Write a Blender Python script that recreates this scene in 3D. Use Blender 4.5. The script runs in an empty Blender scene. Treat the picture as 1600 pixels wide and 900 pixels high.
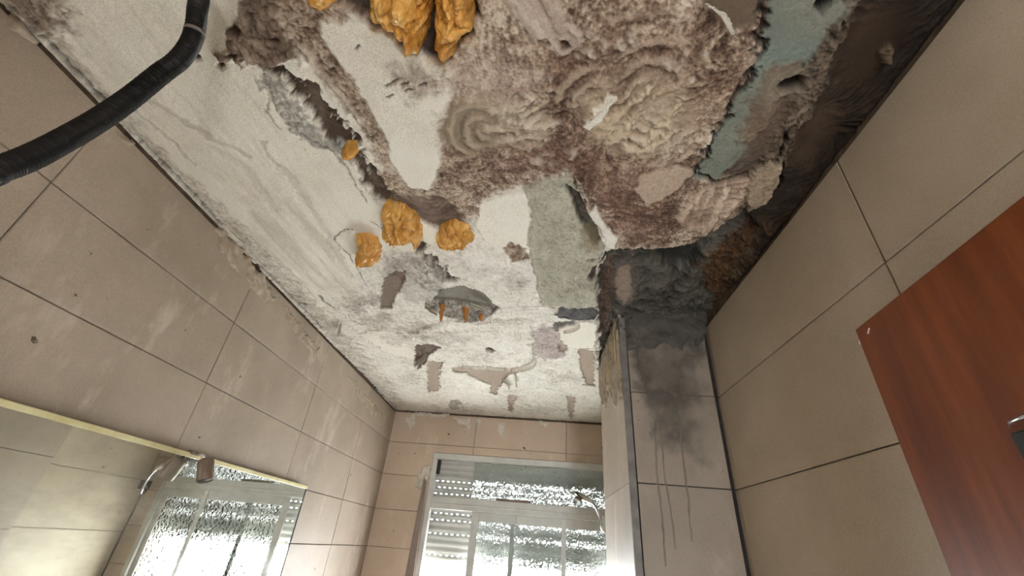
import bpy, bmesh, math, random
import numpy as np
from mathutils import Matrix, Vector

# ------------------------------------------------------------------ camera
U = 0.82                 # metres per working unit (camera-to-ceiling = 1 unit)
CAMZ = 1.6
F = 661.406              # focal length in pixels of the 1600x900 frame
YAW, PITCH, ROLL = -0.0819717, 0.5496255, 0.0854926
def cam_axes():
    cy, sy, cp, sp, cr, sr = (math.cos(YAW), math.sin(YAW), math.cos(PITCH), math.sin(PITCH), math.cos(ROLL), math.sin(ROLL))
    fwd = np.array([sy*cp, cy*cp, sp]); right = np.array([cy, -sy, 0.0]); up = np.cross(right, fwd)
    return cr*right + sr*up, -sr*right + cr*up, fwd
RT, UP, FW = cam_axes()
scene = bpy.context.scene
col = scene.collection
cd = bpy.data.cameras.new('camera'); cam = bpy.data.objects.new('camera', cd); col.objects.link(cam)
cd.sensor_width = 36.0; cd.lens = F/1600*36; cd.clip_start = 0.01
m = Matrix.Identity(4)
for i in range(3):
    m[i][0] = RT[i]; m[i][1] = UP[i]; m[i][2] = -FW[i]
m[2][3] = CAMZ
cam.matrix_world = m
scene.camera = cam

# ------------------------------------------------------------------ world, light, exposure
world = bpy.data.worlds.new('overcast_sky'); scene.world = world; world.use_nodes = True
bg = world.node_tree.nodes['Background']
bg.inputs['Color'].default_value = (0.97, 0.985, 1.0, 1); bg.inputs['Strength'].default_value = 14.0
scene.view_settings.view_transform = 'Standard'; scene.view_settings.look = 'None'
scene.view_settings.gamma = 1.0; scene.view_settings.use_curve_mapping = False
scene.view_settings.exposure = 1.5

# room limits in units, camera at the origin
XL, XR, YB, YF = -1.278, 0.8126, 3.83, -1.0
ZC, ZF = 1.0, -CAMZ/U
YC, XA, YA = 1.90, 0.392, 2.60        # column: front face, left face, back
WX0, WX1, WZ0, WZ1 = -0.865, 0.66, -0.80, 0.652   # window opening
DX0, DX1, DZ1 = 0.40, 0.62, 0.42     # unseen doorway behind the camera, width set for the fill light

def W(p): return (p[0]*U, p[1]*U, CAMZ + p[2]*U)
def portal(name, loc, rot, sx, sy):
    l = bpy.data.lights.new(name, 'AREA'); l.shape = 'RECTANGLE'; l.size = sx; l.size_y = sy
    l.cycles.is_portal = True
    o = bpy.data.objects.new(name, l); col.objects.link(o); o.location = loc; o.rotation_euler = rot
portal('window_portal', W(((WX0+WX1)/2, YB+0.30, (WZ0+WZ1)/2)), (-math.pi/2, 0, 0), (WX1-WX0)*U*1.15, (WZ1-WZ0)*U*1.1)
portal('doorway_portal', W(((DX0+DX1)/2, YF-0.02, (ZF+DZ1)/2)), (math.pi/2, 0, 0), (DX1-DX0)*U, (DZ1-ZF)*U)

# ------------------------------------------------------------------ helpers
rnd = random.Random(7)
def ray(px, py):
    return RT*((px-800)/F) + UP*(-(py-450)/F) + FW
def on(px, py, ax, val):
    d = ray(px, py); return d*(val/d[ax])
def ceil_pt(px, py): return on(px, py, 2, ZC)[:2]
def back_pt(px, py): p = on(px, py, 1, YB); return p[0], p[2]
def left_pt(px, py): p = on(px, py, 0, XL); return p[1], p[2]
def right_pt(px, py): p = on(px, py, 0, XR); return p[1], p[2]
def colf_pt(px, py): p = on(px, py, 1, YC); return p[0], p[2]

def lin(c):
    c = np.asarray(c, float)/255.0
    return np.where(c <= 0.04045, c/12.92, ((c+0.055)/1.055)**2.4)

def link(o, parent=None):
    col.objects.link(o)
    if parent: o.parent = parent
    return o
def obj(name, verts, faces, mat, parent=None, smooth=False, scale=True):
    me = bpy.data.meshes.new(name)
    me.from_pydata([W(v) for v in verts] if scale else [tuple(v) for v in verts], [], [tuple(f) for f in faces])
    if smooth:
        me.polygons.foreach_set('use_smooth', [True]*len(me.polygons))
    me.materials.append(mat); me.update()
    return link(bpy.data.objects.new(name, me), parent)
def empty(name, loc=(0, 0, 0)):
    o = bpy.data.objects.new(name, None); col.objects.link(o); return o
def tag(o, label=None, cat=None, group=None, kind=None):
    if label: o['label'] = label
    if cat: o['category'] = cat
    if group: o['group'] = group
    if kind: o['kind'] = kind
    return o
BOXF = [(0,3,2,1),(4,5,6,7),(0,1,5,4),(1,2,6,5),(2,3,7,6),(3,0,4,7)]
class MB:
    def __init__(s): s.v = []; s.f = []
    def add(s, v, f):
        n = len(s.v); s.v += [tuple(p) for p in v]; s.f += [tuple(i+n for i in q) for q in f]; return s
    def box(s, a, b):
        x0,y0,z0 = [min(a[i],b[i]) for i in range(3)]; x1,y1,z1 = [max(a[i],b[i]) for i in range(3)]
        return s.add([(x0,y0,z0),(x1,y0,z0),(x1,y1,z0),(x0,y1,z0),(x0,y0,z1),(x1,y0,z1),(x1,y1,z1),(x0,y1,z1)], BOXF)
    def bbox(s, a, b, e):
        bm = bmesh.new()
        lo = [min(a[i],b[i]) for i in range(3)]; hi = [max(a[i],b[i]) for i in range(3)]
        vs = [bm.verts.new((lo[0] if i in (0,3) else hi[0], lo[1] if i in (0,1) else hi[1], z)) for z in (lo[2],hi[2]) for i in range(4)]
        for q in BOXF: bm.faces.new([vs[i] for i in q])
        bmesh.ops.bevel(bm, geom=bm.edges[:], offset=e, segments=1, affect='EDGES')
        bm.verts.index_update()
        s.add([tuple(v.co) for v in bm.verts], [[v.index for v in f.verts] for f in bm.faces]); bm.free(); return s
    def tube(s, pts, rad, n=12, caps=True):
        pts = [np.array(p, float) for p in pts]; k = len(pts)
        if not hasattr(rad, '__len__'): rad = [rad]*k
        t0 = pts[1]-pts[0]; t0 /= np.linalg.norm(t0)
        a = np.cross(t0, [0,0,1.0])
        if np.linalg.norm(a) < 1e-3: a = np.cross(t0, [1.0,0,0])
        a /= np.linalg.norm(a); V = []
        for i in range(k):
            t = pts[min(i+1,k-1)]-pts[max(i-1,0)]
            if np.linalg.norm(t) < 1e-9: t = t0
            t /= np.linalg.norm(t); a = a - t*np.dot(a,t); a /= np.linalg.norm(a); b = np.cross(t,a)
            for j in range(n):
                th = 2*math.pi*j/n; V.append(tuple(pts[i] + rad[i]*(math.cos(th)*a + math.sin(th)*b)))
        Fc = [(i*n+j, i*n+(j+1)%n, (i+1)*n+(j+1)%n, (i+1)*n+j) for i in range(k-1) for j in range(n)]
        if caps: Fc += [tuple(range(n-1,-1,-1)), tuple((k-1)*n+j for j in range(n))]
        return s.add(V, Fc)
    def build(s, name, mat, parent=None, smooth=False): return obj(name, s.v, s.f, mat, parent, smooth)

# ------------------------------------------------------------------ noise on arrays
def _h(ix, iy, seed):
    n = (ix.astype(np.int64)*374761393 + iy.astype(np.int64)*668265263 + seed*1442695041) & 0xffffffff
    n = ((n ^ (n >> 13))*1274126177) & 0xffffffff
    n = ((n ^ (n >> 16))*2246822519) & 0xffffffff
    return ((n ^ (n >> 15)) & 0xffff).astype(np.float32)*(2*math.pi/65536)
def pnoise(x, y, seed=0):
    xi = np.floor(x); yi = np.floor(y); fx = (x-xi).astype(np.float32); fy = (y-yi).astype(np.float32)
    xi = xi.astype(np.int32); yi = yi.astype(np.int32)
    u = fx*fx*fx*(fx*(fx*6-15)+10); v = fy*fy*fy*(fy*(fy*6-15)+10)
    def g(dx, dy):
        a = _h(xi+dx, yi+dy, seed); return np.cos(a)*(fx-dx) + np.sin(a)*(fy-dy)
    a = g(0,0); b = g(1,0); c = g(0,1); d = g(1,1)
    return ((a+(b-a)*u)*(1-v) + (c+(d-c)*u)*v)*1.5
def fbm(x, y, sc, oc=4, seed=0, gain=0.5):
    s = 0; a = 1; t = 0
    for i in range(oc):
        s = s + a*pnoise(x*sc, y*sc, seed+i*17); t += a; a *= gain; sc *= 2.03
    return s/t*1.4
def billow(x, y, sc, oc=4, seed=0):
    s = 0; a = 1; t = 0
    for i in range(oc):
        s = s + a*np.abs(pnoise(x*sc, y*sc, seed+i*13)); t += a; a *= 0.5; sc *= 2.1
    return s/t*2
def sstep(a, b, x):
    t = np.clip((x-a)/(b-a), 0, 1); return t*t*(3-2*t)
def sdf(poly, x, y):
    """signed distance, negative inside"""
    poly = np.asarray(poly, float); d = np.full(x.shape, 1e9); s = np.ones(x.shape)
    n = len(poly)
    for i in range(n):
        ax, ay = poly[i]; bx, by = poly[i-1]
        ex, ey = bx-ax, by-ay; wx, wy = x-ax, y-ay
        t = np.clip((wx*ex+wy*ey)/(ex*ex+ey*ey+1e-12), 0, 1)
        dx, dy = wx-ex*t, wy-ey*t
        d = np.minimum(d, dx*dx+dy*dy)
        c1 = y >= ay; c2 = y < by; c3 = ex*wy > ey*wx
        s = np.where((c1 & c2 & c3) | (~c1 & ~c2 & ~c3), -s, s)
    return s*np.sqrt(d)
def dline(pts, x, y):
    pts = np.asarray(pts, float); d = np.full(x.shape, 1e9)
    for i in range(1, len(pts)):
        ax, ay = pts[i-1]; ex, ey = pts[i]-pts[i-1]
        wx, wy = x-ax, y-ay; t = np.clip((wx*ex+wy*ey)/(ex*ex+ey*ey+1e-12), 0, 1)
        d = np.minimum(d, np.hypot(wx-ex*t, wy-ey*t))
    return d

# ------------------------------------------------------------------ materials
def newmat(name):
    mt = bpy.data.materials.new(name); mt.use_nodes = True
    nt = mt.node_tree; return mt, nt, nt.nodes['Principled BSDF']
def setp(b, **k):
    for n, v in k.items():
        n = n.replace('_', ' ')
        if n in b.inputs: b.inputs[n].default_value = v
def c4(c): return (*[float(v) for v in lin(c)], 1)
def nnoise(nt, scale, detail=4, rough=0.55, stretch=None, seed=0.0):
    g = nt.nodes.new('ShaderNodeNewGeometry'); mp = nt.nodes.new('ShaderNodeMapping')
    if stretch: mp.inputs['Scale'].default_value = stretch
    mp.inputs['Location'].default_value = (seed, seed*1.7, seed*0.3)
    n = nt.nodes.new('ShaderNodeTexNoise'); n.inputs['Scale'].default_value = scale
    n.inputs['Detail'].default_value = detail; n.inputs['Roughness'].default_value = rough
    nt.links.new(g.outputs['Position'], mp.inputs['Vector']); nt.links.new(mp.outputs['Vector'], n.inputs['Vector'])
    return n
def ramp(nt, src, stops):
    r = nt.nodes.new('ShaderNodeValToRGB'); e = r.color_ramp.elements
    while len(e) < len(stops): e.new(0.5)
    for i, (p, c) in enumerate(stops):
        e[i].position = p; e[i].color = c4(c) if len(c) == 3 else c
    nt.links.new(src, r.inputs['Fac']); return r
def bump(nt, b, src, strength, dist=0.01):
    bp = nt.nodes.new('ShaderNodeBump'); bp.inputs['Strength'].default_value = strength; bp.inputs['Distance'].default_value = dist
    nt.links.new(src, bp.inputs['Height']); nt.links.new(bp.outputs['Normal'], b.inputs['Normal']); return bp
def mixc(nt, fac, a, b, mode='MIX'):
    x = nt.nodes.new('ShaderNodeMix'); x.data_type = 'RGBA'; x.blend_type = mode
    for s, sock in ((fac, x.inputs[0]), (a, x.inputs[6]), (b, x.inputs[7])):
        if hasattr(s, 'links'): nt.links.new(s, sock)
        else: sock.default_value = s
    return x.outputs[2]

def mat_noise(name, stops, scale=6, rough=0.7, bumps=0.0, bscale=80, stretch=None, spec=0.5, metallic=0.0, coat=0.0, detail=5, bdist=0.004):
    mt, nt, b = newmat(name)
    n = nnoise(nt, scale, detail, 0.6, stretch)
    r = ramp(nt, n.outputs['Fac'], stops); nt.links.new(r.outputs['Color'], b.inputs['Base Color'])
    setp(b, Roughness=rough, Metallic=metallic, Specular_IOR_Level=spec, Coat_Weight=coat)
    if bumps:
        n2 = nnoise(nt, bscale, 4, 0.6, stretch); bump(nt, b, n2.outputs['Fac'], bumps, bdist)
    return mt

def mat_tile(name, base, res_col, res_lo, res_hi, residue=True):
    """satin beige ceramic with plaster residue and grime blown over it"""
    mt, nt, b = newmat(name)
    n = nnoise(nt, 2.2, 6, 0.62)
    d = [max(0, c-16) for c in base]; l = [min(255, c+12) for c in base]
    r = ramp(nt, n.outputs['Fac'], [(0.30, d), (0.52, base), (0.72, l)])
    n3 = nnoise(nt, 300, 2, 0.5)
    r3 = ramp(nt, n3.outputs['Fac'], [(0.3, (235,235,235)), (0.7, (255,255,255))])
    out = mixc(nt, 1.0, r.outputs['Color'], r3.outputs['Color'], 'MULTIPLY')
    if residue:
        n2 = nnoise(nt, 5.5, 7, 0.68, (1.0, 1.0, 0.45), 3.1)
        r2 = ramp(nt, n2.outputs['Fac'], [(res_lo, (0,0,0)), (res_hi, (255,255,255))])
        out = mixc(nt, r2.outputs['Color'], out, c4(res_col))
        n4 = nnoise(nt, 26, 3, 0.5, None, 9.0)
        r4 = ramp(nt, n4.outputs['Fac'], [(0.735, (0,0,0)), (0.76, (255,255,255))])
        out = mixc(nt, r4.outputs['Color'], out, c4((88,76,64)))
    nt.links.new(out, b.inputs['Base Color'])
    setp(b, Roughness=0.5, Specular_IOR_Level=0.35)
    nb = nnoise(nt, 60, 4, 0.6); bump(nt, b, nb.outputs['Fac'], 0.06, 0.004)
    return mt

M = {}
M['tile_left'] = mat_tile('tile_ceramic_left', (174,160,144), (204,194,178), 0.56, 0.74)
M['tile_back'] = mat_tile('tile_ceramic_back', (208,188,168), (226,214,196), 0.60, 0.78)  # lighter copy of the left tile, making up for weak light here
M['tile_right'] = mat_tile('tile_ceramic_right', (190,174,153), (190,178,158), 0.70, 0.9)
M['tile_column'] = mat_tile('tile_ceramic_shaded', (146,134,120), (168,157,142), 0.58, 0.8)  # darker copy of the wall tile; the column front's shade is in its colour
M['backing'] = mat_noise('tile_bed', [(0.3,(82,68,56)),(0.7,(122,105,88))], 30, 0.9, 0.3, 120)
M['dark_gap'] = mat_noise('dark_bed', [(0.3,(26,22,20)),(0.7,(44,38,34))], 30, 0.9)
M['plain_wall'] = mat_noise('plain_paint', [(0.3,(176,164,148)),(0.7,(190,178,160))], 4, 0.8, 0.1)
M['floor'] = mat_noise('floor_ceramic', [(0.3,(214,210,204)),(0.7,(228,225,220))], 3, 0.5)  # unseen floor kept pale to bounce window light onto the ceiling
M['frame'] = mat_noise('white_aluminium', [(0.3,(196,198,194)),(0.7,(214,215,210))], 12, 0.4)
M['shutter'] = mat_noise('shutter_pvc', [(0.3,(190,192,188)),(0.7,(206,207,202))], 12, 0.5)
M['strap'] = mat_noise('woven_strap', [(0.3,(126,112,106)),(0.7,(158,144,136))], 300, 0.9)
M['black'] = mat_noise('black_plastic', [(0.3,(14,14,16)),(0.7,(28,28,30))], 60, 0.45)
M['chrome'] = mat_noise('chrome', [(0.3,(188,190,192)),(0.7,(214,216,218))], 10, 0.15, metallic=1.0)
M['foam'] = mat_noise('expanding_foam', [(0.28,(172,116,46)),(0.5,(214,158,74)),(0.75,(238,196,118))], 26, 0.2, 0.7, 90, spec=0.7, bdist=0.008)
M['foam'].node_tree.nodes['Principled BSDF'].inputs['Subsurface Weight'].default_value = 0.0
M['foam_drip'] = mat_noise('foam_drip', [(0.3,(150,96,40)),(0.7,(196,132,58))], 40, 0.5, 0.3, 150)
M['plaster'] = mat_noise('loose_plaster', [(0.3,(196,190,176)),(0.7,(222,217,204))], 30, 0.85, 0.3, 160)
M['plaster_tan'] = mat_noise('tan_plaster', [(0.3,(148,134,116)),(0.7,(188,176,158))], 30, 0.85, 0.3, 160)
M['cement'] = mat_noise('cement_smear', [(0.25,(92,84,74)),(0.5,(118,108,96)),(0.8,(142,130,116))], 9, 0.85, 0.4, 110)
M['mortar'] = mat_noise('dark_mortar', [(0.25,(56,52,47)),(0.5,(78,73,66)),(0.8,(102,95,85))], 9, 0.85, 0.4, 90)
M['trim'] = mat_noise('grey_corner_trim', [(0.3,(92,88,84)),(0.7,(124,118,112))], 24, 0.6, 0.1)
M['shard'] = mat_noise('split_timber', [(0.3,(150,122,90)),(0.5,(190,164,128)),(0.75,(214,194,160))], 18, 0.8, 0.4, 60, (6,6,0.6))
M['gold_trim'] = mat_noise('mirror_edge', [(0.3,(206,196,146)),(0.7,(228,220,178))], 20, 0.35)
M['mirror_back'] = mat_noise('mirror_backing', [(0.3,(26,26,26)),(0.7,(42,42,42))], 20, 0.8)
M['lamp_metal'] = mat_noise('lamp_metal', [(0.3,(112,98,86)),(0.7,(138,122,108))], 20, 0.4, metallic=0.3)
mt, nt, b = newmat('mirror_silver')
setp(b, Base_Color=c4((232,236,230)), Metallic=1.0, Roughness=0.03)
n = nnoise(nt, 3.0, 4, 0.6); bump(nt, b, n.outputs['Fac'], 0.012, 0.01); M['mirror'] = mt
# smudge / tarnish of the silvering
n2 = nnoise(nt, 4, 6, 0.7, None, 2.0); r = ramp(nt, n2.outputs['Fac'], [(0.4, (10,10,10)), (0.8, (70,70,70))])
nt.links.new(r.outputs['Color'], b.inputs['Roughness'])
df = nt.nodes.new('ShaderNodeBsdfDiffuse'); df.inputs['Color'].default_value = c4((206,204,194))
nd = nnoise(nt, 2.4, 7, 0.7, (1, 0.7, 2.2), 5.0); rd = ramp(nt, nd.outputs['Fac'], [(0.35,(40,40,40)),(0.55,(92,92,92)),(0.72,(165,165,165))])
ms = nt.nodes.new('ShaderNodeMixShader'); mo = [q for q in nt.nodes if q.type == 'OUTPUT_MATERIAL'][0]
nt.links.new(rd.outputs['Color'], ms.inputs[0]); nt.links.new(b.outputs[0], ms.inputs[1]); nt.links.new(df.outputs[0], ms.inputs[2]); nt.links.new(ms.outputs[0], mo.inputs[0])
mt, nt, b = newmat('door_veneer')
n = nnoise(nt, 5.0, 5, 0.6, (5, 5, 0.5)); r = ramp(nt, n.outputs['Fac'], [(0.25,(98,44,15)),(0.5,(122,60,24)),(0.8,(146,80,38))])
nt.links.new(r.outputs['Color'], b.inputs['Base Color']); setp(b, Roughness=0.42, Specular_IOR_Level=0.3)
n = nnoise(nt, 60, 3, 0.5, (5,5,0.4)); bump(nt, b, n.outputs['Fac'], 0.08, 0.003); M['door'] = mt
# textured bathroom glass: part clear, part refracted through its dimples
mt = bpy.data.materials.new('dimpled_glass'); mt.use_nodes = True; nt = mt.node_tree; nt.nodes.clear()
o_ = nt.nodes.new('ShaderNodeOutputMaterial'); mx = nt.nodes.new('ShaderNodeMixShader'); tr = nt.nodes.new('ShaderNodeBsdfTransparent')
rf = nt.nodes.new('ShaderNodeBsdfRefraction'); rf.inputs['IOR'].default_value = 1.35; rf.inputs['Roughness'].default_value = 0.03
rf.inputs['Color'].default_value = (0.96,0.985,0.98,1); tr.inputs['Color'].default_value = (0.95,0.98,0.975,1)
mx.inputs[0].default_value = 1.0
n = nnoise(nt, 62, 1, 0.4); bp = nt.nodes.new('ShaderNodeBump'); bp.inputs['Strength'].default_value = 1.0; bp.inputs['Distance'].default_value = 0.035
nt.links.new(n.outputs['Fac'], bp.inputs['Height']); nt.links.new(bp.outputs['Normal'], rf.inputs['Normal'])
nt.links.new(tr.outputs[0], mx.inputs[1]); nt.links.new(rf.outputs[0], mx.inputs[2]); nt.links.new(mx.outputs[0], o_.inputs[0]); M['glass'] = mt
mt, nt, b = newmat('thin_cement_shade_wash')
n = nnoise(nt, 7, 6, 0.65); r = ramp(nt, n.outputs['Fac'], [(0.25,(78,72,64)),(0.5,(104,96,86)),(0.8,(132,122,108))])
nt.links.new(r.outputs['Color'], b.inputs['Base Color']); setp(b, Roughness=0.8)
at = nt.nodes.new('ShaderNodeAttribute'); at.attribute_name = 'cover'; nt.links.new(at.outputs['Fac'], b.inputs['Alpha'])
n = nnoise(nt, 90, 4, 0.6); bump(nt, b, n.outputs['Fac'], 0.3, 0.004); M['cement_shade_wash'] = mt
# ceiling: colours of the layers come from the mesh, grain from nodes
mt, nt, b = newmat('damp_ceiling')
at = nt.nodes.new('ShaderNodeAttribute'); at.attribute_name = 'layer_colour'
n = nnoise(nt, 420, 3, 0.6); r = ramp(nt, n.outputs['Fac'], [(0.3,(214,214,214)),(0.62,(255,255,255))])
nt.links.new(mixc(nt, 1.0, at.outputs['Color'], r.outputs['Color'], 'MULTIPLY'), b.inputs['Base Color'])
setp(b, Roughness=0.8, Specular_IOR_Level=0.3)
n = nnoise(nt, 260, 4, 0.65); bump(nt, b, n.outputs['Fac'], 0.35, 0.004); M['ceiling'] = mt
# corrugated hose
mt, nt, b = newmat('ribbed_black_hose')
n = nnoise(nt, 90, 5, 0.7); r = ramp(nt, n.outputs['Fac'], [(0.56,(9,9,10)),(0.74,(44,42,41)),(0.84,(110,106,100))])
nt.links.new(r.outputs['Color'], b.inputs['Base Color']); setp(b, Roughness=0.5); M['hose'] = mt

# ------------------------------------------------------------------ room shell
def structure(o): o['kind'] = 'structure'; return o
TH = 0.16
wl = structure(MB().box((XL-TH, YF, ZF), (XL-0.014, YB, ZC+0.25)).build('wall_left', M['backing']))
tag(wl, 'beige tiled wall with the mirror hung on it', 'wall')
wr = structure(MB().box((XR+0.014, YF, ZF), (XR+TH, YB, ZC+0.25)).build('wall_right', M['backing']))
tag(wr, 'beige tiled wall beside the brown door', 'wall')
b_ = MB()
b_.box((XL-TH, YB+0.014, ZF), (WX0, YB+0.22, ZC+0.25)); b_.box((WX1, YB+0.014, ZF), (XR+TH, YB+0.22, ZC+0.25))
b_.box((WX0, YB+0.014, WZ1), (WX1, YB+0.22, ZC+0.25)); b_.box((WX0, YB+0.014, ZF), (WX1, YB+0.22, WZ0))
wb = structure(b_.build('wall_back', M['backing'])); tag(wb, 'beige tiled end wall around the shuttered window', 'wall')
b_ = MB()
b_.box((XL-TH, YF-TH, ZF), (DX0, YF, ZC+0.25)); b_.box((DX1, YF-TH, ZF), (XR+TH, YF, ZC+0.25)); b_.box((DX0, YF-TH, DZ1), (DX1, YF, ZC+0.25))
tag(structure(b_.build('wall_front', M['plain_wall'])), 'plain painted wall with a doorway sized for fill light, behind the viewer', 'wall')
tag(structure(MB().box((XL-TH, YF-TH, ZF-0.1), (XR+TH, YB+0.22, ZF)).build('floor', M['floor'])), 'pale tiled bathroom floor below the view', 'floor')
tag(structure(MB().box((XL-TH, YF-TH, ZC+0.25), (XR+TH, YB+0.22, ZC+0.40)).build('ceiling_slab', M['dark_gap'])), 'concrete slab hidden above the plaster', 'ceiling')

GAP = 0.0035
def tile(parent, mat, a, b, cut=None, ax=1, sharp=False):
    """one tile between corners a and b; cut = (lo0,hi0,lo1,hi1) rectangle taken out of the face plane"""
    lo = [min(a[i],b[i]) for i in range(3)]; hi = [max(a[i],b[i]) for i in range(3)]
    pl = [i for i in range(3) if i != ax]
    for i in pl: lo[i] += GAP/2; hi[i] -= GAP/2
    if any(hi[i]-lo[i] < 0.006 for i in pl): return
    mb = MB()
    if cut:
        u0,u1,v0,v1 = lo[pl[0]],hi[pl[0]],lo[pl[1]],hi[pl[1]]; cu0,cu1,cv0,cv1 = cut
        if cu0 < u1 and cu1 > u0 and cv0 < v1 and cv1 > v0:
            rects = []
            if cv1 < v1: rects.append((u0,u1,cv1,v1))
            if cv0 > v0: rects.append((u0,u1,v0,cv0))
            a0, a1 = max(v0,cv0), min(v1,cv1)
            if cu0 > u0: rects.append((u0,cu0,a0,a1))
            if cu1 < u1: rects.append((cu1,u1,a0,a1))
            if not rects: return
            for r_ in rects:
                l2 = list(lo); h2 = list(hi); l2[pl[0]],h2[pl[0]],l2[pl[1]],h2[pl[1]] = r_; mb.box(l2,h2)
            return mb.build('tile', mat, parent)
    if sharp: mb.box(lo, hi)
    else: mb.bbox(lo, hi, 0.0018)
    return mb.build('tile', mat, parent)

def jit(): return rnd.uniform(-0.0012, 0.0012)
rowsL = [0.981] + [0.72-0.2617*k for k in range(11)]
rowsL = [z for z in rowsL if z > ZF] + [ZF]
colsL = [YF] + [y for y in [0.745+0.797*k for k in range(-3, 4)] if YF < y < YB] + [YB]
for i in range(len(rowsL)-1):
    for j in range(len(colsL)-1):
        tile(wl, M['tile_left'], (XL-0.014, colsL[j], rowsL[i+1]), (XL+jit(), colsL[j+1], rowsL[i]), ax=0)
colsB = [XL, -0.528, 0.269, XR]
for i in range(len(rowsL)-1):
    for j in range(len(colsB)-1):
        tile(wb, M['tile_back'], (colsB[j], YB+0.014, rowsL[i+1]), (colsB[j+1], YB+jit(), rowsL[i]), (WX0-.004, WX1+.004, WZ0-.004, WZ1+.004), ax=1)
rowsR = [0.992] + [0.643-0.379*k for k in range(8)]; rowsR = [z for z in rowsR if z > ZF] + [ZF]
colsR = [YF, -0.18, 0.858, 1.885, 2.93, YB]
for i in range(len(rowsR)-1):
    for j in range(len(colsR)-1):
        tile(wr, M['tile_right'], (XR+0.014, colsR[j], rowsR[i+1]), (XR+jit(), colsR[j+1], rowsR[i]), ax=0)

# ------------------------------------------------------------------ tiled column beside the right wall
wc = structure(MB().box((XA+0.014, YC+0.014, ZF), (XR+0.02, YA, ZC+0.25)).build('wall_column', M['dark_gap']))
tag(wc, 'tiled column standing against the right wall, smeared with grey cement', 'column')
for i in range(len(rowsR)-1):
    top = rowsR[i] + (0.03 if i == 0 else 0)
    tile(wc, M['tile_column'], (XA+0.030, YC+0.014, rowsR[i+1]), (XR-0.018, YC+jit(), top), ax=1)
    tile(wc, M['tile_left'], (XA+0.014, YC+0.012, rowsR[i+1]), (XA+jit(), YA, top+(0.05 if i == 0 else 0)), ax=0, sharp=True)
tag(structure(MB().bbox((XA-0.002, YC-0.004, ZF), (XA+0.027, YC+0.012, ZC+0.02), 0.002).build('trim_1', M['trim'])), 'grey vertical corner profile on the tiled column', 'trim')

# ------------------------------------------------------------------ heightfield patches stuck on a plane
def patch(name, poly, frame, mat, parent=None, thick=0.01, res=0.004, warp=0.008, wscale=25, lump=0.5, lscale=30, dome=False, seed=1, sink=0.006, edge=0.006, stretch=(1,1), soft=0):
    """poly in plane coordinates; frame(u, v, h) -> xyz with h along the surface normal"""
    poly = np.asarray(poly, float); lo = poly.min(0)-warp*1.5-res*2; hi = poly.max(0)+warp*1.5+res*2
    nu = max(4, int((hi[0]-lo[0])/res)); nv = max(4, int((hi[1]-lo[1])/res))
    u, v = np.meshgrid(np.linspace(lo[0],hi[0],nu), np.linspace(lo[1],hi[1],nv), indexing='ij')
    wu = u + warp*fbm(u, v, wscale, 4, seed); wv = v + warp*fbm(u, v, wscale, 4, seed+50)
    d = sdf(poly, wu, wv)
    n = fbm(u*stretch[0], v*stretch[1], lscale, 4, seed+90); bl = billow(u*stretch[0], v*stretch[1], lscale*0.7, 3, seed+120)
    if dome:
        dm = max(1e-4, -d.min()); t = np.clip(-d/dm, 0, 1)
        h = thick*np.sqrt(1-(1-t)**2)*(1 + lump*(1.15*np.sqrt(bl)-0.85) + 0.15*lump*n)
    else:
        h = thick*sstep(0, edge, -d)*(1 + lump*n)
    h = np.where(d > 0, -sink*np.clip(d/res, 0, 1), np.maximum(h, -0.3*sink))
    idx = np.arange(nu*nv).reshape(nu, nv)
    keep = (np.minimum.reduce([d[:-1,:-1], d[1:,:-1], d[1:,1:], d[:-1,1:]]) < res*0.6)
    q = np.stack([idx[:-1,:-1], idx[1:,:-1], idx[1:,1:], idx[:-1,1:]], -1)[keep]
    if len(q) == 0: return None
    used = np.unique(q); rm = np.full(nu*nv, -1); rm[used] = np.arange(len(used))
    uu, vv, hh = u.ravel()[used], v.ravel()[used], h.ravel()[used]
    o = obj(name, [frame(a, b, c) for a, b, c in zip(uu, vv, hh)], rm[q].tolist(), mat, parent, True)
    if soft:
        cov = np.clip(sstep(0, soft, -d + soft*0.22*(n+bl-0.5)), 0, 1).ravel()[used]
        at_ = o.data.attributes.new('cover', 'FLOAT', 'POINT'); at_.data.foreach_set('value', cov.astype(np.float32))
    return o
fr_ceil = lambda a, b, h: (a, b, ZC-h)
fr_left = lambda a, b, h: (XL+h, a, b)
fr_right = lambda a, b, h: (XR-h, a, b)
fr_back = lambda a, b, h: (a, YB-h, b)
fr_colf = lambda a, b, h: (a, YC-h, b)
fr_cola = lambda a, b, h: (XA-h, a, b)
def polyc(px): return [ceil_pt(*p) for p in px]

# ================================================================== the ceiling
RX = np.linspace(XL-0.01, XR+0.012, 720)
ys = [YF]
while ys[-1] < YB+0.01:
    y = ys[-1]; ys.append(y + (0.04 if y < 0.22 else 0.0026 + 0.0009*max(0, y-0.6)))
RY = np.array(ys)
GX, GY = np.meshgrid(RX, RY, indexing='ij')
N1 = fbm(GX, GY, 3.2, 4, 11); N2 = fbm(GX, GY, 13, 5, 23, 0.6); N3 = fbm(GX, GY, 46, 4, 37, 0.6); N4 = fbm(GX, GY, 130, 2, 51)
WU = fbm(GX, GY, 20, 5, 61, 0.6); WV = fbm(GX, GY, 20, 5, 77, 0.6)
BL = billow(GX, GY, 8.5, 3, 91); BF = billow(GX, GY, 42, 3, 95)
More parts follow.
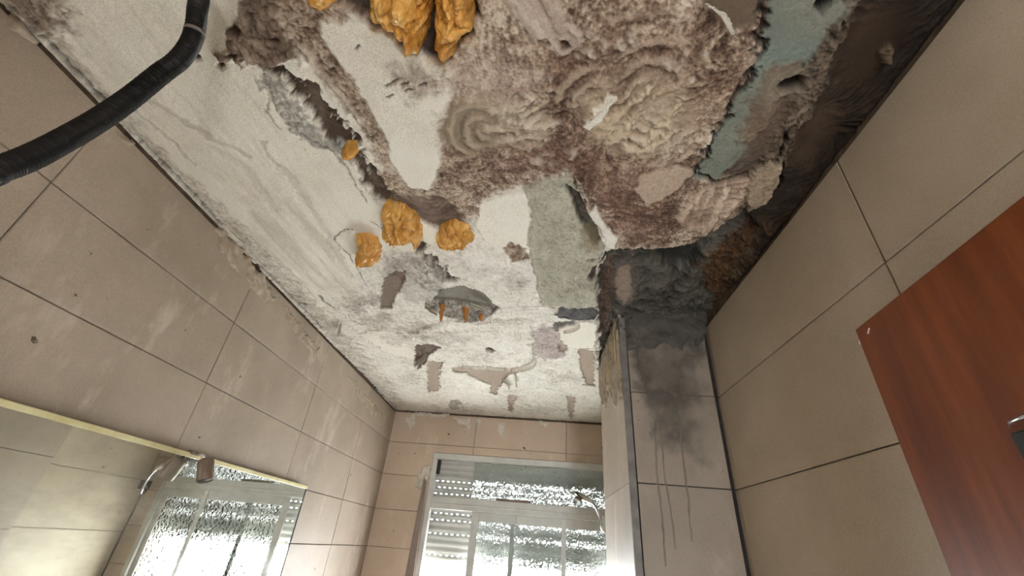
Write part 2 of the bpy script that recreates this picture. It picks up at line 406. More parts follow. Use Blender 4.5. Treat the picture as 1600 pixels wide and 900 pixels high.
# trowel flow: noise smeared along a wandering direction field
def flow_noise():
    ang = 2.6*fbm(GX, GY, 2.6, 2, 301) + 1.4*fbm(GX, GY, 7.0, 2, 317)
    cx, cy = np.cos(ang).astype(np.float32), np.sin(ang).astype(np.float32)
    base = (pnoise(GX*75, GY*75, 331) + 0.7*pnoise(GX*150, GY*150, 339)).astype(np.float32)
    nx, ny = GX.shape; acc = base.copy(); dxs = (RX[-1]-RX[0])/(nx-1)
    yi = np.arange(ny); tab = np.interp(np.linspace(RY[0], RY[-1], 6000), RY, yi)
    for sg in (1, -1):
        px, py = GX.copy(), GY.copy()
        ii = np.arange(nx)[:, None].repeat(ny, 1); jj = yi[None, :].repeat(nx, 0)
        for k in range(11):
            px += sg*0.0042*cx[ii, jj]; py += sg*0.0042*cy[ii, jj]
            ii = np.clip(((px-RX[0])/dxs+0.5).astype(np.int32), 0, nx-1)
            jj = np.clip((tab[np.clip(((py-RY[0])/(RY[-1]-RY[0])*5999).astype(np.int32), 0, 5999)]+0.5).astype(np.int32), 0, ny-1)
            acc += base[ii, jj]
    acc -= acc.mean(); return np.clip(acc/acc.std()*0.45, -1.2, 1.2)
SW = flow_noise(); SW *= 0.22 + 0.55*sstep(-0.05, 0.45, fbm(GX, GY, 6.5, 2, 351))
H = np.zeros(GX.shape); COL = np.zeros(GX.shape+(3,)); PART = np.zeros(GX.shape, np.int16)
parts = ['ceiling']; part_label = {}
def pal(t, cols):
    k = len(cols)-1; t = np.clip(t, 0, 1)*k; i = np.minimum(t.astype(int), k-1); f = (t-i)[..., None]
    C = np.array([lin(c) for c in cols]); return C[i]*(1-f) + C[i+1]*f
def tex(sl, kind):
    n1, n2, n3, n4 = N1[sl], N2[sl], N3[sl], N4[sl]
    if kind == 'smooth': return 0.55+0.30*n1+0.14*n2+0.08*n4, 0.0022*n1+0.0010*n2+0.0002*n4
    if kind == 'mottle': return 0.5+0.36*n1+0.45*n2+0.42*n3+0.40*n4+0.42*SW[sl], 0.0035*n2+0.0024*n3+0.0012*n4+0.0050*SW[sl]
    if kind == 'sponge': return 0.6+0.18*n1+0.3*n2+0.32*n3+0.30*n4+0.14*SW[sl], 0.002*n2+0.0020*n3+0.0016*n4+0.0018*SW[sl]
    if kind == 'rough': return 0.5+0.3*n1+0.4*n2+0.2*n3+0.36*SW[sl], 0.006*n2+0.002*n3+0.001*n4+0.0062*SW[sl]
    if kind == 'lumps': return 0.45+0.4*n2+0.5*(BL[sl]-0.5)+0.2*n3, 0.06*np.sqrt(BL[sl])+0.003*n2+0.0015*n3
    if kind == 'sand': return 0.5+0.12*n1+0.2*n3+0.35*n4, 0.0008*n3+0.0009*n4
    if kind == 'crumb': return 0.5+0.5*n2+0.35*n3+0.3*SW[sl], 0.014*(BF[sl])+0.006*n3+0.004*SW[sl]
def layer(px, cols, kind='smooth', h=0.0, edge=0.004, warp=0.012, soft=0.0, part=None, amp=1.0, alpha=1.0, setrough=True, flat=None):
    """a layer of plaster, paint or stain: outline (photo points cast on the ceiling), colours, relief"""
    P = np.array(polyc(px)); lo = P.min(0)-0.10-soft; hi = P.max(0)+0.10+soft
    i0, i1 = np.searchsorted(RX, [lo[0], hi[0]]); j0, j1 = np.searchsorted(RY, [lo[1], hi[1]])
    if i1 <= i0 or j1 <= j0: return
    sl = (slice(i0, i1), slice(j0, j1))
    wp = warp*(1+1.3*np.clip(GY[sl]-1.2, 0, 2))
    d = sdf(P, GX[sl]+wp*WU[sl], GY[sl]+wp*WV[sl])
    mk = sstep(edge, -edge, d)
    ck = sstep(0.003+soft, -0.003-soft, d + soft*0.9*(N2[sl]+0.6*N3[sl]))*alpha
    t, r = tex(sl, kind)
    c = pal(t, cols)
    COL[sl] = COL[sl]*(1-ck[..., None]) + c*ck[..., None]
    if setrough: ROUGH[sl] = ROUGH[sl]*(1-mk) + r*amp*mk
    if flat is not None: H[sl] = H[sl]*(1-mk) + flat*mk
    H[sl] += h*mk
    if part:
        if part not in parts: parts.append(part)
        PART[sl] = np.where(d < 0, parts.index(part), PART[sl])
ROUGH = np.zeros(GX.shape)
def crack(px, width, depth, color, soft=1.0, warp=0.014, alpha=0.85, lip=0.0, jag=0.5):
    P = np.array(polyc(px)); lo = P.min(0)-0.08; hi = P.max(0)+0.08
    i0, i1 = np.searchsorted(RX, [lo[0], hi[0]]); j0, j1 = np.searchsorted(RY, [lo[1], hi[1]])
    if i1 <= i0 or j1 <= j0: return
    sl = (slice(i0, i1), slice(j0, j1))
    d = dline(P, GX[sl]+warp*WU[sl], GY[sl]+warp*WV[sl]) + width*jag*N3[sl]
    mk = sstep(width*1.1, width*0.45, d)
    H[sl] -= depth*mk
    if lip: H[sl] += lip*np.exp(-((d-width*1.6)/width)**2)
    if color is not None:
        COL[sl] = COL[sl]*(1-alpha*mk[..., None]) + lin(color)*alpha*mk[..., None]
def strokes(px, direction, amp, freq=60, colour=None, alpha=0.5, swirl=None, seed=5, soft=0.03, ratio=0.10):
    """trowel and finger strokes: ridges drawn along a direction, or round a centre"""
    P = np.array(polyc(px)); lo = P.min(0)-0.05; hi = P.max(0)+0.05
    i0, i1 = np.searchsorted(RX, [lo[0], hi[0]]); j0, j1 = np.searchsorted(RY, [lo[1], hi[1]])
    sl = (slice(i0, i1), slice(j0, j1)); x, y = GX[sl], GY[sl]
    d = sdf(P, x+0.02*WU[sl], y+0.02*WV[sl]); mk = sstep(soft*0.5, -soft, d)
    if swirl is not None:
        c = ceil_pt(*swirl); dx, dy = x-c[0], y-c[1]; rr = np.hypot(dx, dy); th = np.arctan2(dy, dx)
        a, bb = th*0.022, rr
    else:
        a0 = np.array(ceil_pt(*direction[0])); a1 = np.array(ceil_pt(*direction[1])); e = (a1-a0)/np.linalg.norm(a1-a0)
        a = x*e[0]+y*e[1]; bb = -x*e[1]+y*e[0]
    bb = bb + 0.018*WU[sl]
    s = fbm(a*ratio/0.1, bb*1.0, freq, 3, seed, 0.55) if swirl is not None else fbm(a*ratio, bb, freq, 3, seed, 0.55)
    if swirl is not None: s = 0.45*s + 0.75*np.sin(rr*2*math.pi*freq/1.25 + 2.2*WV[sl] + 1.5*N1[sl])*(0.6+0.4*np.cos(th-2.6))
    H[sl] += 1.3*amp*s*mk
    if colour is not None:
        k = np.clip(s*2.4+0.15, 0, 1)*mk*min(1, alpha*1.5)
        COL[sl] = COL[sl]*(1-k[..., None]) + lin(colour)*k[..., None]

WHITE = [(200,194,178),(232,227,213),(243,240,229)]
WHITE2 = [(160,154,142),(222,217,205),(243,240,231)]
MOT = [(88,68,54),(136,114,96),(178,160,140),(206,193,175)]
MOT2 = [(72,53,42),(112,89,73),(146,123,103),(184,165,143)]
RED = [(84,58,48),(118,90,76),(150,122,104)]
BROWN = [(78,63,52),(104,88,76),(130,113,98)]
TAN = [(150,134,118),(168,152,136),(182,167,150)]
TURQ = [(92,93,83),(116,122,111),(138,139,125)]
MOLD = [(22,16,12),(42,32,24),(70,54,40)]
CEM = [(52,49,44),(82,78,70),(108,102,92)]
CHAR = [(64,62,62),(88,86,86),(110,107,104)]
GREEN = [(120,116,100),(164,160,142),(190,187,170)]

# base coat over everything, then layer over layer
ALL = [(-3000,-300)]
t_, r_ = tex((slice(None), slice(None)), 'smooth'); COL[:] = pal(t_, WHITE); ROUGH[:] = r_
layer([(1090,-80),(1700,-80),(1560,60),(1340,300),(1090,620),(1060,420),(1120,270),(1130,200)], [(52,42,34),(84,70,58),(112,96,80)], 'rough', 0.0, 0.02, 0.03)
# rough, sponge-textured coat over the far half
layer([(520,500),(570,420),(640,400),(700,380),(760,300),(960,300),(950,420),(935,520),(935,680),(600,680),(560,560)], WHITE2, 'sponge', 0.0, 0.02, 0.03, soft=0.03)
# mottled, stained plaster
layer([(395,-60),(1220,-60),(1195,60),(1165,120),(1120,210),(1085,275),(1180,275),(1160,330),(1120,372),(1040,388),(960,392),(925,345),(900,300),(893,268),(830,282),(770,305),(735,345),(690,345),(640,320),(600,310),(590,250),(560,190),(500,110),(440,60)], MOT, 'mottle', 0.004, 0.012, 0.03, soft=0.02)
# browner heart of the stain
layer([(800,60),(1000,0),(1150,60),(1160,120),(1110,220),(1080,300),(1110,350),(1020,375),(950,360),(915,300),(880,262),(800,250),(740,240),(690,250),(700,180),(770,120)], MOT2, 'mottle', 0.0, 0.02, 0.04, soft=0.05)
layer([(800,240),(890,225),(960,235),(1000,280),(1000,330),(1040,370),(970,372),(930,320),(905,270),(830,280),(790,270)], RED, 'mottle', 0.0, 0.02, 0.04, soft=0.05, alpha=0.75)
layer([(860,80),(940,60),(960,110),(900,140),(850,130)], RED, 'mottle', -0.004, 0.02, 0.04, soft=0.05, alpha=0.7)
layer([(700,230),(800,225),(860,240),(800,270),(720,280),(690,265)], RED, 'mottle', 0.0, 0.02, 0.04, soft=0.05, alpha=0.5)
# smooth white wedge by the foam
layer([(500,38),(545,22),(590,42),(640,72),(700,90),(718,112),(706,150),(690,180),(692,250),(672,296),(640,290),(612,250),(600,205),(575,160),(548,118),(515,75)], WHITE, 'smooth', 0.008, 0.006, 0.018, soft=0.008, part='plaster_patch')
layer([(605,118),(640,95),(690,110),(700,135),(660,150),(625,145)], MOT, 'mottle', 0.0, 0.02, 0.03, soft=0.03, alpha=0.7)
layer([(690,95),(760,80),(850,110),(840,160),(770,180),(720,160),(690,130)], [(130,110,96),(176,156,140),(206,192,176)], 'mottle', 0.0, 0.02, 0.03, soft=0.03, alpha=0.8)
# hollow left open round the big foam lumps
layer([(515,-60),(760,-60),(742,20),(738,56),(716,72),(708,92),(690,94),(664,88),(640,80),(624,66),(604,48),(588,38),(560,18),(536,10)], [(48,38,32),(80,66,56),(108,92,80)], 'rough', -0.045, 0.008, 0.016, part='bare_hollow')
# lighter islands
layer([(690,175),(720,150),(790,150),(850,170),(860,200),(840,225),(790,222),(730,238),(698,225)], [(132,112,94),(176,158,138),(208,196,178)], 'rough', 0.010, 0.02, 0.03, soft=0.02, part='plaster_swirl')
layer([(905,175),(940,120),(1000,110),(1065,130),(1085,170),(1070,225),(1000,240),(940,225)], [(120,98,80),(164,144,122),(200,184,162)], 'rough', 0.008, 0.02, 0.03, soft=0.03)
layer([(910,195),(925,165),(950,140),(962,150),(940,185),(922,202)], WHITE, 'smooth', 0.010, 0.005, 0.012, part='plaster_smear')
layer([(990,292),(1000,275),(1020,264),(1060,256),(1082,268),(1062,290),(1035,308),(1012,320),(1004,305)], [(150,130,112),(178,158,138),(192,174,154)], 'sand', 0.008, 0.004, 0.014, part='plaster_patch')
layer([(1056,332),(1080,300),(1120,282),(1168,276),(1164,305),(1135,335),(1105,358),(1070,352)], [(120,96,80),(166,142,122),(196,176,154)], 'rough', 0.010, 0.006, 0.02, part='feathered_plaster')
strokes([(1056,332),(1080,300),(1120,282),(1168,276),(1164,305),(1135,335),(1105,358),(1070,352)], ((1100,290),(1080,350)), 0.010, 50, (208,190,168), 0.6)
layer([(692,200),(700,172),(725,156),(760,162),(776,190),(766,224),(735,238),(705,230)], [(112,97,80),(150,135,115),(176,160,140)], 'smooth', -0.008, 0.02, 0.015, soft=0.008, part='trowel_swirl')
for (x0,x1,y0,y1,n_) in ((790,862,148,226,22),(868,925,30,115,14),(825,905,118,165,10),(950,1066,180,245,22),(690,760,85,130,8),(920,1000,50,80,8),(440,530,20,100,8),(1000,1110,60,150,10),(820,900,225,262,6)):
    for _ in range(n_):
        x = rnd.uniform(x0,x1); y = rnd.uniform(y0,y1); r1 = rnd.uniform(3,8); r2 = r1*rnd.uniform(0.35,0.8); th = rnd.uniform(0,3.14)
        P_ = []
        for t in np.linspace(0, 2*math.pi, 8)[:-1]:
            u_, v_ = r1*math.cos(t)*rnd.uniform(.7,1.3), r2*math.sin(t)*rnd.uniform(.7,1.3)
            P_.append((x+u_*math.cos(th)-v_*math.sin(th), y+u_*math.sin(th)+v_*math.cos(th)))
        layer(P_, [(168,152,134),(200,186,168),(222,212,196)], 'crumb', 0.006, 0.008, 0.016, soft=0.006, amp=0.7, alpha=0.85)
# fingers dragged through wet plaster at the top
fing = [(770,-30),(868,-30),(884,30),(896,34),(910,50),(908,72),(884,82),(862,76),(838,64),(812,30)]
layer(fing, [(140,122,108),(176,158,144),(202,188,174)], 'smooth', 0.012, 0.008, 0.012, part='finger_smear')
strokes(fing, ((815,0),(862,66)), 0.014, 34, (205,192,176), 0.5, ratio=0.06)
for p in ((850,63),(882,68)):
    layer([(p[0]-7,p[1]-5),(p[0]+2,p[1]-9),(p[0]+8,p[1]+1),(p[0]+2,p[1]+8),(p[0]-6,p[1]+6)], MOT2, 'mottle', -0.02, 0.006, 0.004)
strokes([(760,150),(850,140),(880,170),(870,215),(790,225),(750,210)], ((755,195),(860,185)), 0.014, 40, (206,192,172), 0.55)
strokes([(690,190),(715,150),(770,150),(770,215),(740,240),(700,232)], None, 0.010, 30, (182,166,144), 0.55, swirl=(756,206))
strokes([(905,150),(1000,105),(1075,150),(1070,230),(940,230)], ((905,205),(1010,110)), 0.016, 34, (206,188,160), 0.5, seed=15)
strokes([(960,215),(1000,185),(1060,200),(1070,235),(1000,245)], None, 0.010, 34, (204,188,166), 0.55, swirl=(1005,192))
strokes([(860,110),(930,90),(960,130),(900,170),(850,160)], None, 0.007, 30, (190,172,150), 0.4, swirl=(930,160))
strokes([(930,60),(1060,40),(1120,100),(1080,130),(980,110)], None, 0.007, 30, (186,166,146), 0.4, swirl=(1010,150))
strokes([(1000,230),(1080,190),(1110,200),(1075,260),(1010,262)], ((1000,260),(1100,200)), 0.010, 40, (196,178,158), 0.45, seed=71)
strokes([(930,20),(1110,0),(1110,40),(960,60)], ((950,38),(1110,20)), 0.010, 34, (176,154,136), 0.5)
strokes([(420,20),(520,70),(570,170),(600,230),(570,230),(500,130)], ((440,40),(590,230)), 0.014, 30, (206,194,176), 0.45)
# the long crack that runs through the white coat
layer([(398,92),(432,104),(470,122),(500,150),(512,172),(535,192),(556,212),(572,250),(596,280),(618,312),(640,352),(668,390),(688,412),(696,424),(716,438),(690,440),(672,416),(648,384),(612,342),(592,318),(566,284),(548,246),(506,214),(488,178),(470,150),(440,122),(410,112)], BROWN, 'rough', -0.026, 0.006, 0.045, part='bare_crack', amp=0.8)
strokes([(480,170),(540,190),(560,215),(510,215)], ((490,170),(545,215)), 0.010, 60, (128,110,94), 0.4)
layer([(612,300),(660,300),(700,310),(735,345),(720,365),(690,360),(655,345),(625,320)], [(96,80,68),(122,104,92),(150,132,116)], 'rough', -0.004, 0.01, 0.02, soft=0.02)
layer([(404,112),(440,126),(478,178),(500,214),(540,236),(548,262),(520,236),(478,226),(452,200),(430,170),(418,140)], [(142,140,132),(186,184,174),(212,210,200)], 'crumb', 0.002, 0.006, 0.04, part='eroded_plaster', amp=0.5)
crack([(418,130),(424,160),(440,185),(470,208),(500,222),(520,236),(540,262),(556,290),(575,315)], 0.004, 0.006, (120,108,96), alpha=0.6)
# crumbling lump at the top left of the crack
layer([(338,86),(356,70),(360,40),(380,0),(390,-40),(430,-40),(440,40),(470,90),(430,100),(400,98),(380,100),(350,96)], [(86,70,58),(132,114,98),(178,162,144)], 'crumb', 0.014, 0.010, 0.02, part='crumbling_plaster')
for p in ((366,86,9),(306,91,6),(344,104,6),(372,44,9),(432,58,5),(410,80,5)):
    k = p[2]
    layer([(p[0]-k,p[1]),(p[0]-k*.3,p[1]-k*.8),(p[0]+k*.8,p[1]-k*.5),(p[0]+k,p[1]+k*.4),(p[0],p[1]+k*.9)], [(60,44,36),(96,76,62)], 'rough', -0.016, 0.005, 0.006)
# white coat kept thick on the left, with trowel drags
strokes([(60,0),(330,0),(420,120),(520,240),(560,330),(560,420),(480,470),(340,330),(160,150)], ((200,100),(420,330)), 0.004, 10, None, seed=33)
strokes([(380,330),(470,300),(540,400),(560,470),(480,470),(400,380)], ((400,330),(540,470)), 0.004, 14, (186,181,160), 0.3, seed=35)
crack([(520,375),(540,360),(556,358)], 0.003, 0.005, (140,132,120)); crack([(522,376),(545,398),(560,420),(572,445)], 0.003, 0.006, (120,112,102))
crack([(578,345),(590,352),(598,358)], 0.003, 0.005, (90,80,70))
# ragged render along the left wall
band = [(20,-20),(50,0),(96,60),(150,130),(214,200),(286,270),(350,322),(420,396),(480,460),(560,545),(632,630),(620,642),(540,560),(400,410),(200,205),(50,45)]
layer(band, [(164,155,142),(206,199,185),(228,223,211)], 'crumb', -0.004, 0.010, 0.03, soft=0.02, amp=0.3)
layer([(-30,-60),(60,-60),(100,0),(110,50),(70,60),(20,20)], [(110,96,84),(150,136,122),(182,170,154)], 'crumb', 0.004, 0.02, 0.03, soft=0.03)
for seg in ([(50,47),(160,160)],[(210,215),(340,350)],[(400,415),(500,515)],[(520,545),(617,640)]):
    crack([(seg[0][0]+3,seg[0][1]-1),(seg[1][0]+2,seg[1][1]-2)], 0.010, 0.035, (62,57,54), warp=0.006)  # dark gap at the wall: its shade is put into the colour too
# far half
layer([(742,352),(752,318),(790,300),(822,302),(830,340),(826,385),(790,386),(760,376)], WHITE, 'smooth', 0.008, 0.006, 0.012, part='plaster_patch')
layer([(785,388),(800,374),(822,388),(828,406),(800,410)], MOT, 'crumb', -0.010, 0.006, 0.012, part='bare_hollow')
layer([(820,292),(848,276),(894,268),(902,300),(918,334),(944,372),(940,398),(932,430),(936,474),(900,480),(846,474),(834,420),(824,372),(831,330)], GREEN, 'sponge', 0.012, 0.005, 0.012, part='pale_green_flake')
layer([(885,285),(905,300),(920,335),(945,365),(930,380),(905,340)], [(70,66,58),(98,92,80)], 'rough', -0.022, 0.005, 0.010)
layer([(930,318),(948,352),(966,368),(962,386),(944,380),(930,350),(920,330)], WHITE2, 'smooth', 0.010, 0.005, 0.010, part='plaster_patch')
layer([(905,350),(925,350),(935,372),(928,392),(908,382)], [(120,108,80),(150,138,108)], 'sponge', 0.0, 0.01, 0.02, soft=0.02, alpha=0.7)
layer([(600,395),(660,395),(700,440),(690,470),(640,470),(600,440)], [(150,146,138),(190,186,176),(214,210,200)], 'sponge', 0.003, 0.01, 0.02, soft=0.02)
strokes([(600,400),(680,400),(690,460),(610,440)], ((610,400),(670,450)), 0.010, 30, (140,130,120), 0.4, seed=45)
layer([(596,448),(606,428),(632,422),(634,438),(620,456),(612,482),(592,482)], [(112,98,86),(138,122,108)], 'sand', -0.012, 0.005, 0.010, part='bare_patch')
layer([(676,474),(688,452),(724,447),(756,459),(778,482),(764,492),(736,498),(702,494),(682,488)], [(112,108,98),(132,128,116),(150,145,132)], 'sand', -0.016, 0.005, 0.008, part='cement_oval')
layer([(664,470),(690,470),(720,474),(752,480),(768,484),(762,494),(738,500),(706,496),(676,486)], [(96,90,84),(170,164,154),(214,210,200)], 'crumb', 0.010, 0.006, 0.010, part='torn_plaster')
crack([(664,470),(668,480),(690,490),(710,496),(740,500),(764,494),(778,482)], 0.006, 0.020, (74,67,60))
crack([(778,482),(800,480),(835,478),(868,481)], 0.003, 0.006, (150,138,126), alpha=0.6)
layer([(866,488),(878,478),(900,479),(930,480),(938,492),(918,500),(894,497),(876,496)], CHAR, 'lumps', -0.006, 0.006, 0.008, part='charcoal_mortar', amp=0.35)
layer([(855,515),(870,503),(895,500),(902,508),(888,516),(868,518)], CHAR, 'rough', 0.002, 0.006, 0.008, alpha=0.8)
layer([(832,520),(850,505),(870,520),(890,540),(880,560),(850,562),(832,550)], [(150,136,130),(186,174,168),(212,204,196)], 'crumb', -0.004, 0.008, 0.012, soft=0.01, amp=0.5)
# thick skim that ends in a curling ledge
layer([(640,520),(700,500),(830,500),(832,545),(834,558),(822,568),(800,573),(762,571),(722,570),(690,562),(660,548)], WHITE2, 'sponge', 0.012, 0.02, 0.020, part='plaster_skim')
layer([(560,520),(600,512),(650,530),(660,555),(640,560),(600,548)], WHITE, 'smooth', 0.008, 0.012, 0.02, part='plaster_skim')
layer([(870,512),(905,500),(932,500),(932,540),(905,542),(880,536)], WHITE, 'smooth', 0.014, 0.005, 0.010, part='plaster_patch')
crack([(880,536),(905,543),(930,545)], 0.005, 0.008, (130,112,96))
tans = ([(648,538),(668,534),(690,540),(672,552),(664,568),(652,580),(648,560)],
        [(668,564),(692,566),(686,590),(686,612),(667,613),(668,590)],
        [(704,574),(760,571),(800,576),(824,572),(806,584),(796,584),(786,598),(778,606),(776,618),(766,614),(766,602),(742,592),(730,584),(708,582)],
        [(904,544),(928,548),(929,604),(914,602),(906,570)],
        [(794,616),(810,619),(802,632),(802,646),(794,642)],
        [(886,618),(900,621),(896,640),(896,656),(888,652)],
        [(872,538),(886,536),(884,552),(874,550)])
for tpoly in tans:
    layer(tpoly, TAN if tpoly is not tans[0] else BROWN, 'sand', -0.012, 0.004, 0.008, part='bare_patch')
layer([(758,542),(766,540),(775,545),(768,549),(760,547)], [(60,52,46),(90,80,70)], 'rough', -0.03, 0.004, 0.003)
layer([(704,624),(722,628),(712,642),(700,638)], [(110,98,86),(160,150,138)], 'mottle', -0.002, 0.006, 0.01, alpha=0.7)
crack([(790,612),(820,608),(850,606),(880,612),(900,620)], 0.004, 0.007, (150,140,128), alpha=0.5)
crack([(540,492),(550,500),(566,508)], 0.004, 0.010, (40,36,34)); crack([(497,462),(510,474),(522,482)], 0.01, 0.006, (130,124,116))
for k, (x, y) in enumerate([(556,537),(575,560),(590,607),(607,612),(470,475),(460,462),(428,440),(512,528),(600,597),(560,575)]):
    crack([(x-7,y-2),(x,y),(x+9,y+2)], 0.006, 0.008, (92,86,82), alpha=0.7)
for k, (x, y, rx, ry, a) in enumerate([(590,500,26,14,.6),(545,480,26,12,.5),(650,515,30,14,.7),(620,530,22,8,.5),(700,525,40,12,.35),(760,555,40,8,.3),(880,590,30,8,.35),(640,590,20,10,.3),(840,640,40,6,.4),(720,640,40,6,.3),(575,470,24,10,.5),(800,440,26,14,.35),(905,440,24,16,.4),(740,420,26,10,.25),(620,415,24,12,.45)]):
    P_ = [(x+rx*math.cos(t)*(0.8+0.4*rnd.random()), y+ry*math.sin(t)*(0.8+0.4*rnd.random())) for t in np.linspace(0, 2*math.pi, 9)[:-1]]
    layer(P_, [(118,106,94),(156,145,132),(186,178,166)], 'mottle', 0.0, 0.02, 0.04, soft=0.05, alpha=a)
for L_, w_, a_ in (([(228,155),(262,172),(300,195),(345,222),(390,245)],.012,.35), ([(205,170),(235,195),(270,225),(300,255)],.008,.35), ([(410,220),(418,245),(440,262)],.008,.4), ([(440,262),(470,300),(520,380),(545,430)],.02,.22), ([(330,230),(380,260),(430,330)],.02,.18), ([(410,120),(420,150),(414,175),(436,200)],.004,.6)):
    crack(L_, w_, 0.002, (158,150,132), alpha=a_, lip=0.0012)
# right-hand side: old turquoise paint, tan render and black mould
layer([(1345,-60),(1600,-60),(1400,235),(1175,505),(1098,520),(1085,470),(1110,400),(1165,330),(1215,270),(1250,200),(1290,100)], MOLD, 'rough', -0.020, 0.02, 0.03, soft=0.02, part='mouldy_render')
layer([(1300,-60),(1372,-60),(1330,40),(1300,110),(1272,170),(1245,230),(1215,290),(1180,320),(1165,290),(1205,215),(1250,130)], [(58,46,36),(92,78,64),(132,116,96)], 'crumb', 0.002, 0.010, 0.03, soft=0.012, part='tan_render')
layer([(1318,50),(1350,30),(1400,20),(1440,40),(1400,110),(1360,150),(1320,140)], [(38,26,18),(58,42,28),(74,54,36)], 'smooth', -0.006, 0.02, 0.03, soft=0.03, alpha=0.8)
layer([(1250,200),(1290,170),(1310,190),(1270,260),(1235,260)], [(44,32,22),(64,48,34),(80,62,46)], 'smooth', -0.004, 0.02, 0.03, soft=0.03, alpha=0.8)
layer([(1380,88),(1394,76),(1402,86),(1398,100),(1384,104)], [(80,66,50),(120,104,84)], 'crumb', 0.012, 0.006, 0.01)
layer([(1212,-60),(1330,-60),(1318,10),(1290,55),(1262,95),(1225,115),(1200,165),(1160,245),(1120,282),(1084,280),(1108,236),(1146,170),(1180,112),(1196,50)], TURQ, 'smooth', -0.004, 0.006, 0.014, part='turquoise_paint')
layer([(1140,180),(1190,140),(1200,165),(1160,245),(1110,275),(1090,275)], [(98,96,84),(122,124,112),(142,138,124)], 'sponge', 0.0, 0.02, 0.03, soft=0.04, alpha=0.6)
layer([(1215,-60),(1330,-60),(1318,10),(1280,40),(1230,30)], [(104,100,88),(132,128,114),(148,144,130)], 'sponge', 0.0, 0.02, 0.03, soft=0.04, alpha=0.7)
layer([(1190,70),(1250,60),(1262,95),(1225,112),(1190,110)], [(104,114,106),(126,138,130)], 'sponge', 0.0, 0.02, 0.03, soft=0.03, alpha=0.6)
layer([(1196,108),(1240,96),(1262,104),(1255,140),(1222,150),(1214,175),(1175,225),(1150,225),(1180,150)], [(88,76,62),(118,106,90),(142,130,112)], 'rough', 0.006, 0.006, 0.018, soft=0.008)
layer([(1175,175),(1215,140),(1225,160),(1200,220),(1160,240)], [(84,62,50),(112,88,72)], 'mottle', 0.0, 0.02, 0.03, soft=0.03, alpha=0.6)
layer([(1216,134),(1226,124),(1246,119),(1258,122),(1250,136),(1236,142),(1222,142)], [(24,18,14),(46,36,28)], 'rough', -0.045, 0.006, 0.006)
layer([(1272,18),(1284,-4),(1308,-12),(1300,8),(1282,26)], [(18,13,10),(38,28,22)], 'rough', -0.05, 0.006, 0.006)
layer([(1060,-60),(1196,-60),(1182,36),(1160,44),(1136,46),(1118,22),(1100,4)], [(84,70,56),(110,94,78),(126,110,92)], 'smooth', -0.008, 0.006, 0.012, part='tan_patch')
crack([(1196,-20),(1192,30),(1190,60),(1182,105),(1160,140),(1140,172),(1118,212),(1100,248),(1084,272)], 0.011, 0.018, (48,37,30), alpha=0.9, warp=0.03, jag=0.15)
crack([(1084,272),(1120,284),(1150,276),(1172,268)], 0.008, 0.02, (64,50,42))
layer([(1172,266),(1200,246),(1222,256),(1220,288),(1200,318),(1172,334),(1166,302)], [(116,98,78),(150,132,110),(178,160,136)], 'sponge', 0.020, 0.005, 0.012, part='tan_flake')
crack([(1222,256),(1224,288),(1203,320),(1174,338)], 0.008, 0.024, (42,32,26))
crack([(1245,185),(1232,200),(1215,250)], 0.007, 0.024, (44,34,27))
# broken-out pocket in front of the column, packed with mortar lumps
pocket = [(936,480),(934,440),(946,398),(968,390),(1010,392),(1046,388),(1090,380),(1130,352),(1160,336),(1185,350),(1200,372),(1150,452),(1128,490),(1110,530),(1090,640),(960,640),(934,560)]
layer(pocket, CEM, 'lumps', -0.075, 0.014, 0.016, part='mortar_pocket', amp=0.7)
layer([(1096,430),(1130,392),(1190,348),(1205,360),(1172,414),(1128,486),(1108,470)], [(40,26,16),(78,54,32),(116,84,52)], 'crumb', 0.035, 0.02, 0.03, soft=0.02, amp=1.2)
layer([(1030,402),(1085,392),(1100,420),(1080,440),(1040,430)], [(44,44,42),(62,61,56)], 'rough', -0.02, 0.02, 0.02, soft=0.02)
layer([(965,430),(985,425),(988,470),(975,490),(962,470)], [(120,104,90),(150,132,116)], 'rough', 0.03, 0.008, 0.012, soft=0.006)
layer([(934,470),(946,420),(958,404),(962,470),(950,520),(936,540)], [(60,48,40),(92,76,64),(120,102,88)], 'crumb', 0.02, 0.01, 0.016)
crack([(946,396),(975,392),(1010,394),(1046,390),(1088,382)], 0.010, 0.035, (46,38,33), alpha=0.9)  # dark line under the lip, its shadow painted into the colour
crack([(1000,388),(1022,380),(1060,376),(1090,372)], 0.006, 0.02, (54,44,38), alpha=0.8)
crack([(918,404),(932,402),(944,398)], 0.008, 0.03, (56,46,40)); layer([(918,432),(926,416),(938,408),(934,424),(924,436)], [(70,62,54),(96,86,76)], 'rough', -0.02, 0.004, 0.006)
for x, y in ((566,237),(607,128),(634,126),(660,132),(640,138),(617,122),(690,85),(559,68),(610,148),(668,298)):
    crack([(x-4,y+1),(x+5,y-2)], 0.004, 0.010, (70,58,50))
H += ROUGH
# merge relief with the far edge
Zg = ZC - H
Zg = np.minimum(Zg, ZC+0.2)

